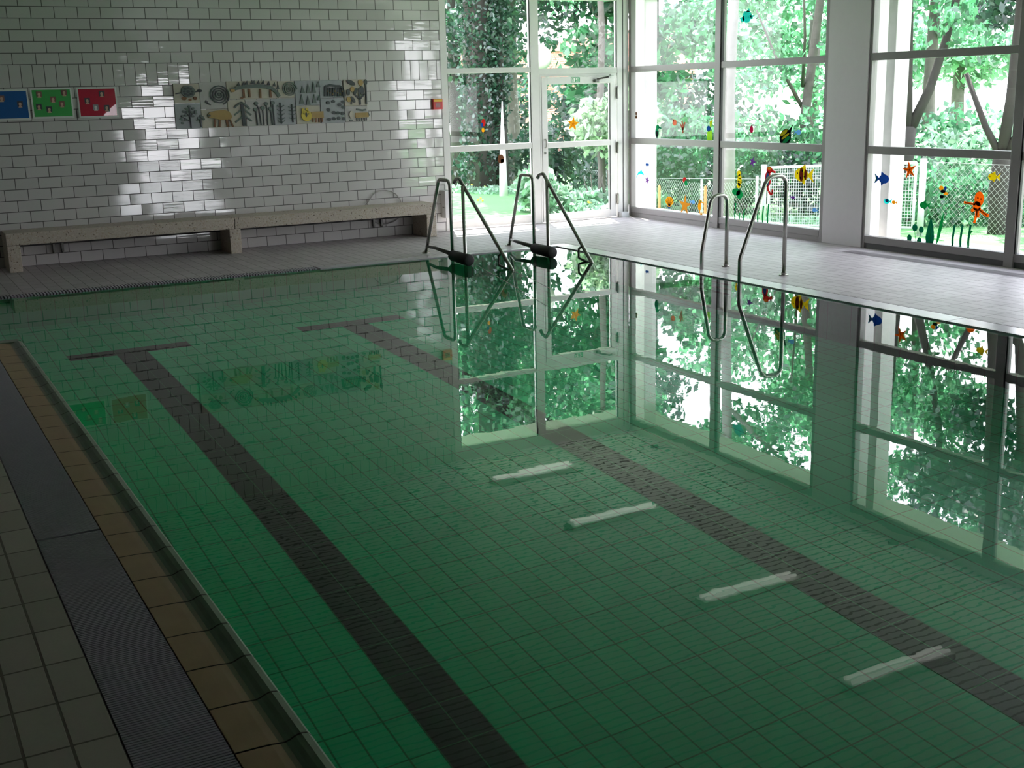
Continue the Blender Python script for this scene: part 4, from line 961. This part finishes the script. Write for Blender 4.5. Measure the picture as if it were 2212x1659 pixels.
# behind the right windows
tree('leafy_tree', (5.6, 7.4), [(up(5.6, 7.4, 6), .16, .08), ([(5.6, 7.4, 1.8), (5.0, 6.9, 2.8), (4.4, 6.4, 3.5)], .06, .03)], M_bark, rb(5.2, 6.8, 3.3, 2.3, 20, .85, 11, 1.15), 5200, .24, M_leaf, 'broad leaved bright green tree behind the corner bay')
tree('pale_trunk_tree', (2.41, .75), [(up(2.41, .75, 6.2, (.18, .1)), .095, .078), ([(2.5, .8, 3.4), (3.2, .5, 4.2), (3.9, .3, 4.8)], .05, .02), ([(2.5, .8, 3.9), (2.0, 1.4, 4.8)], .05, .02)], M_bark_pale,
     rb(3.3, .4, 4.8, 1.6, 12, .65, 12, .8), 3200, .14, M_leaf, 'straight pale grey trunk behind the corner bay mullion')
tree('branching_tree', (6.2, 3.4), [(up(6.2, 3.4, 5.5, (.5, -.2)), .11, .06), ([(6.3, 3.4, 1.8), (5.6, 2.6, 2.7), (4.9, 1.9, 3.6)], .04, .015), ([(6.3, 3.4, 1.4), (5.7, 3.4, 2.2), (5.2, 3.5, 3.2)], .04, .015)], M_bark,
     rb(6.0, 2.9, 2.9, 1.9, 22, .55, 13, 1.1) + rb(6.2, 3.0, 5.3, 2.2, 22, .6, 33, .7), 6000, .15, M_leaf, 'airy branching tree behind the right half of the corner bay')
tree('forked_tree', (4.4, -1.1), [(up(4.4, -1.1, 1.15, n=4), .16, .13), ([(4.4, -1.1, 1.1), (4.38, -1.08, 1.9), (4.36, -1.05, 3.2), (4.3, -1.0, 5)], .095, .05), ([(4.42, -1.12, 1.05), (4.65, -1.28, 1.7), (4.8, -1.4, 2.4), (5.0, -1.55, 3.6), (5.1, -1.6, 5)], .085, .04)], M_bark_dark,
     rb(4.7, -1.0, 3.5, 1.5, 14, .5, 14, 1.0) + rb(5.0, -1.4, 5.0, 1.8, 18, .5, 34, .7), 4300, .13, M_leaf, 'dark forked tree just right of the column')
tree('twin_trunk_tree', (2.75, -4.3), [(up(2.72, -4.3, .95, n=4), .125, .12), ([(2.70, -4.28, .9), (2.62, -4.1, 1.25), (2.5, -3.85, 1.9)], .05, .03), ([(2.72, -4.3, .9), (2.78, -4.33, 1.6), (2.82, -4.35, 3.0), (2.8, -4.3, 5)], .075, .05), ([(2.74, -4.32, .85), (2.95, -4.6, 1.5), (3.02, -4.7, 3.0), (3.0, -4.7, 5)], .075, .045)], M_bark_dark,
     rb(3.0, -4.1, 3.35, 1.3, 14, .5, 15, .75), 3800, .13, M_leaf_dark, 'dark twin trunked tree at the right edge of the second bay')
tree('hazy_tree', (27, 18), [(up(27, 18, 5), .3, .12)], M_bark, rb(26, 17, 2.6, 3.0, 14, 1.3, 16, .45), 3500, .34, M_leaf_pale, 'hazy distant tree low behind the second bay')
tree('background_tree', (13, 10.5), [(up(13, 10.5, 7), .2, .1)], M_bark, rb(12.5, 10.5, 4.6, 3.4, 20, 1.2, 17, 1.0), 6500, .26, M_leaf, 'green tree farther back behind the corner bay')
tree('background_tree', (9.5, 3.2), [(up(9.5, 3.2, 6), .15, .08)], M_bark, rb(9.3, 3.4, 4.2, 2.0, 13, .8, 18, 1.0), 3600, .2, M_leaf, 'green tree farther back behind the column')
tree('background_tree', (8.5, -2.6), [(up(8.5, -2.6, 7), .15, .08)], M_bark, rb(8.5, -2.6, 5.0, 2.4, 16, .8, 19, .8), 4500, .18, M_leaf_dark, 'dark tree overhanging the right part of the second bay')
tree('background_tree', (6.5, -14.5), [(up(6.5, -14.5, 7), .16, .08)], M_bark, rb(6.3, -14.3, 3.6, 3.0, 20, 1.1, 27, .9), 6000, .22, M_leaf_dark, 'added unseen dark tree dimming a tile reflection, beyond the second bay')  # out of view, added to dim a bright reflection on the wall tiles
bush('hedge_row', [(3.0 + .42 * i, 5.6 - i * .62, -.05 + .12 * (i % 3), .6, .6, .62) for i in range(10)], 7000, .14, M_leaf_dark, 'dark hedge behind the fence of the corner bay', (4.6, 3.0))
bush('hedge_row', [(4.0 + .5 * i, 6.0 - i * .8, .7 + .1 * (i % 2), .8, .8, .7) for i in range(9)], 5000, .17, M_leaf, 'brighter tall hedge behind the dark one', (6.0, 3.0))
bush('hedge_row', [(3.6 + .1 * i, -1.6 - i * .62, .12 + .1 * (i % 2), .5, .5, .5) for i in range(8)], 4200, .12, M_leaf, 'leafy hedge behind the second bay', (4.0, -3.5))
bush('hedge_row', [(5.6 + .2 * i, -.6 - i * .9, .55 + .12 * (i % 2), .7, .7, .6) for i in range(7)], 3200, .15, M_leaf_pale, 'pale hedge farther behind the second bay', (6.0, -3.0))
# grass tufts
t = empty('meadow_grass', (1.5, 2.5, -.1))
leaves('blades', [(2.2 + .5 * i, 4.5 - i * .9, gz(2.2 + .5 * i, 4.5 - i * .9) + .03, .7, .7, .08) for i in range(-3, 11)] + [(.2 + .4 * i, 1.9 + .5 * i, -.06, .6, .5, .06) for i in range(12)], 9000, .11, M_leaf_pale, t, .1)
tag(t, 'bright loose meadow grass on the lawn outside', 'grass', kind='stuff')
fl = MB()
for i in range(26):
    x, y = rng.uniform(-.6, 2.4), rng.uniform(3.0, 8.0)
    if i > 15: x, y = rng.uniform(-.4, 1.2), rng.uniform(2.0, 4.5)
    fl.sphere((x, y, gz(x, y) + rng.uniform(.03, .12)), .022, 6, 4)
tag(fl.build('meadow_flowers', plain('flower_yellow', (.85, .68, .05), .7)), 'tiny yellow flowers sprinkled over the lawn outside', 'flowers', kind='stuff')
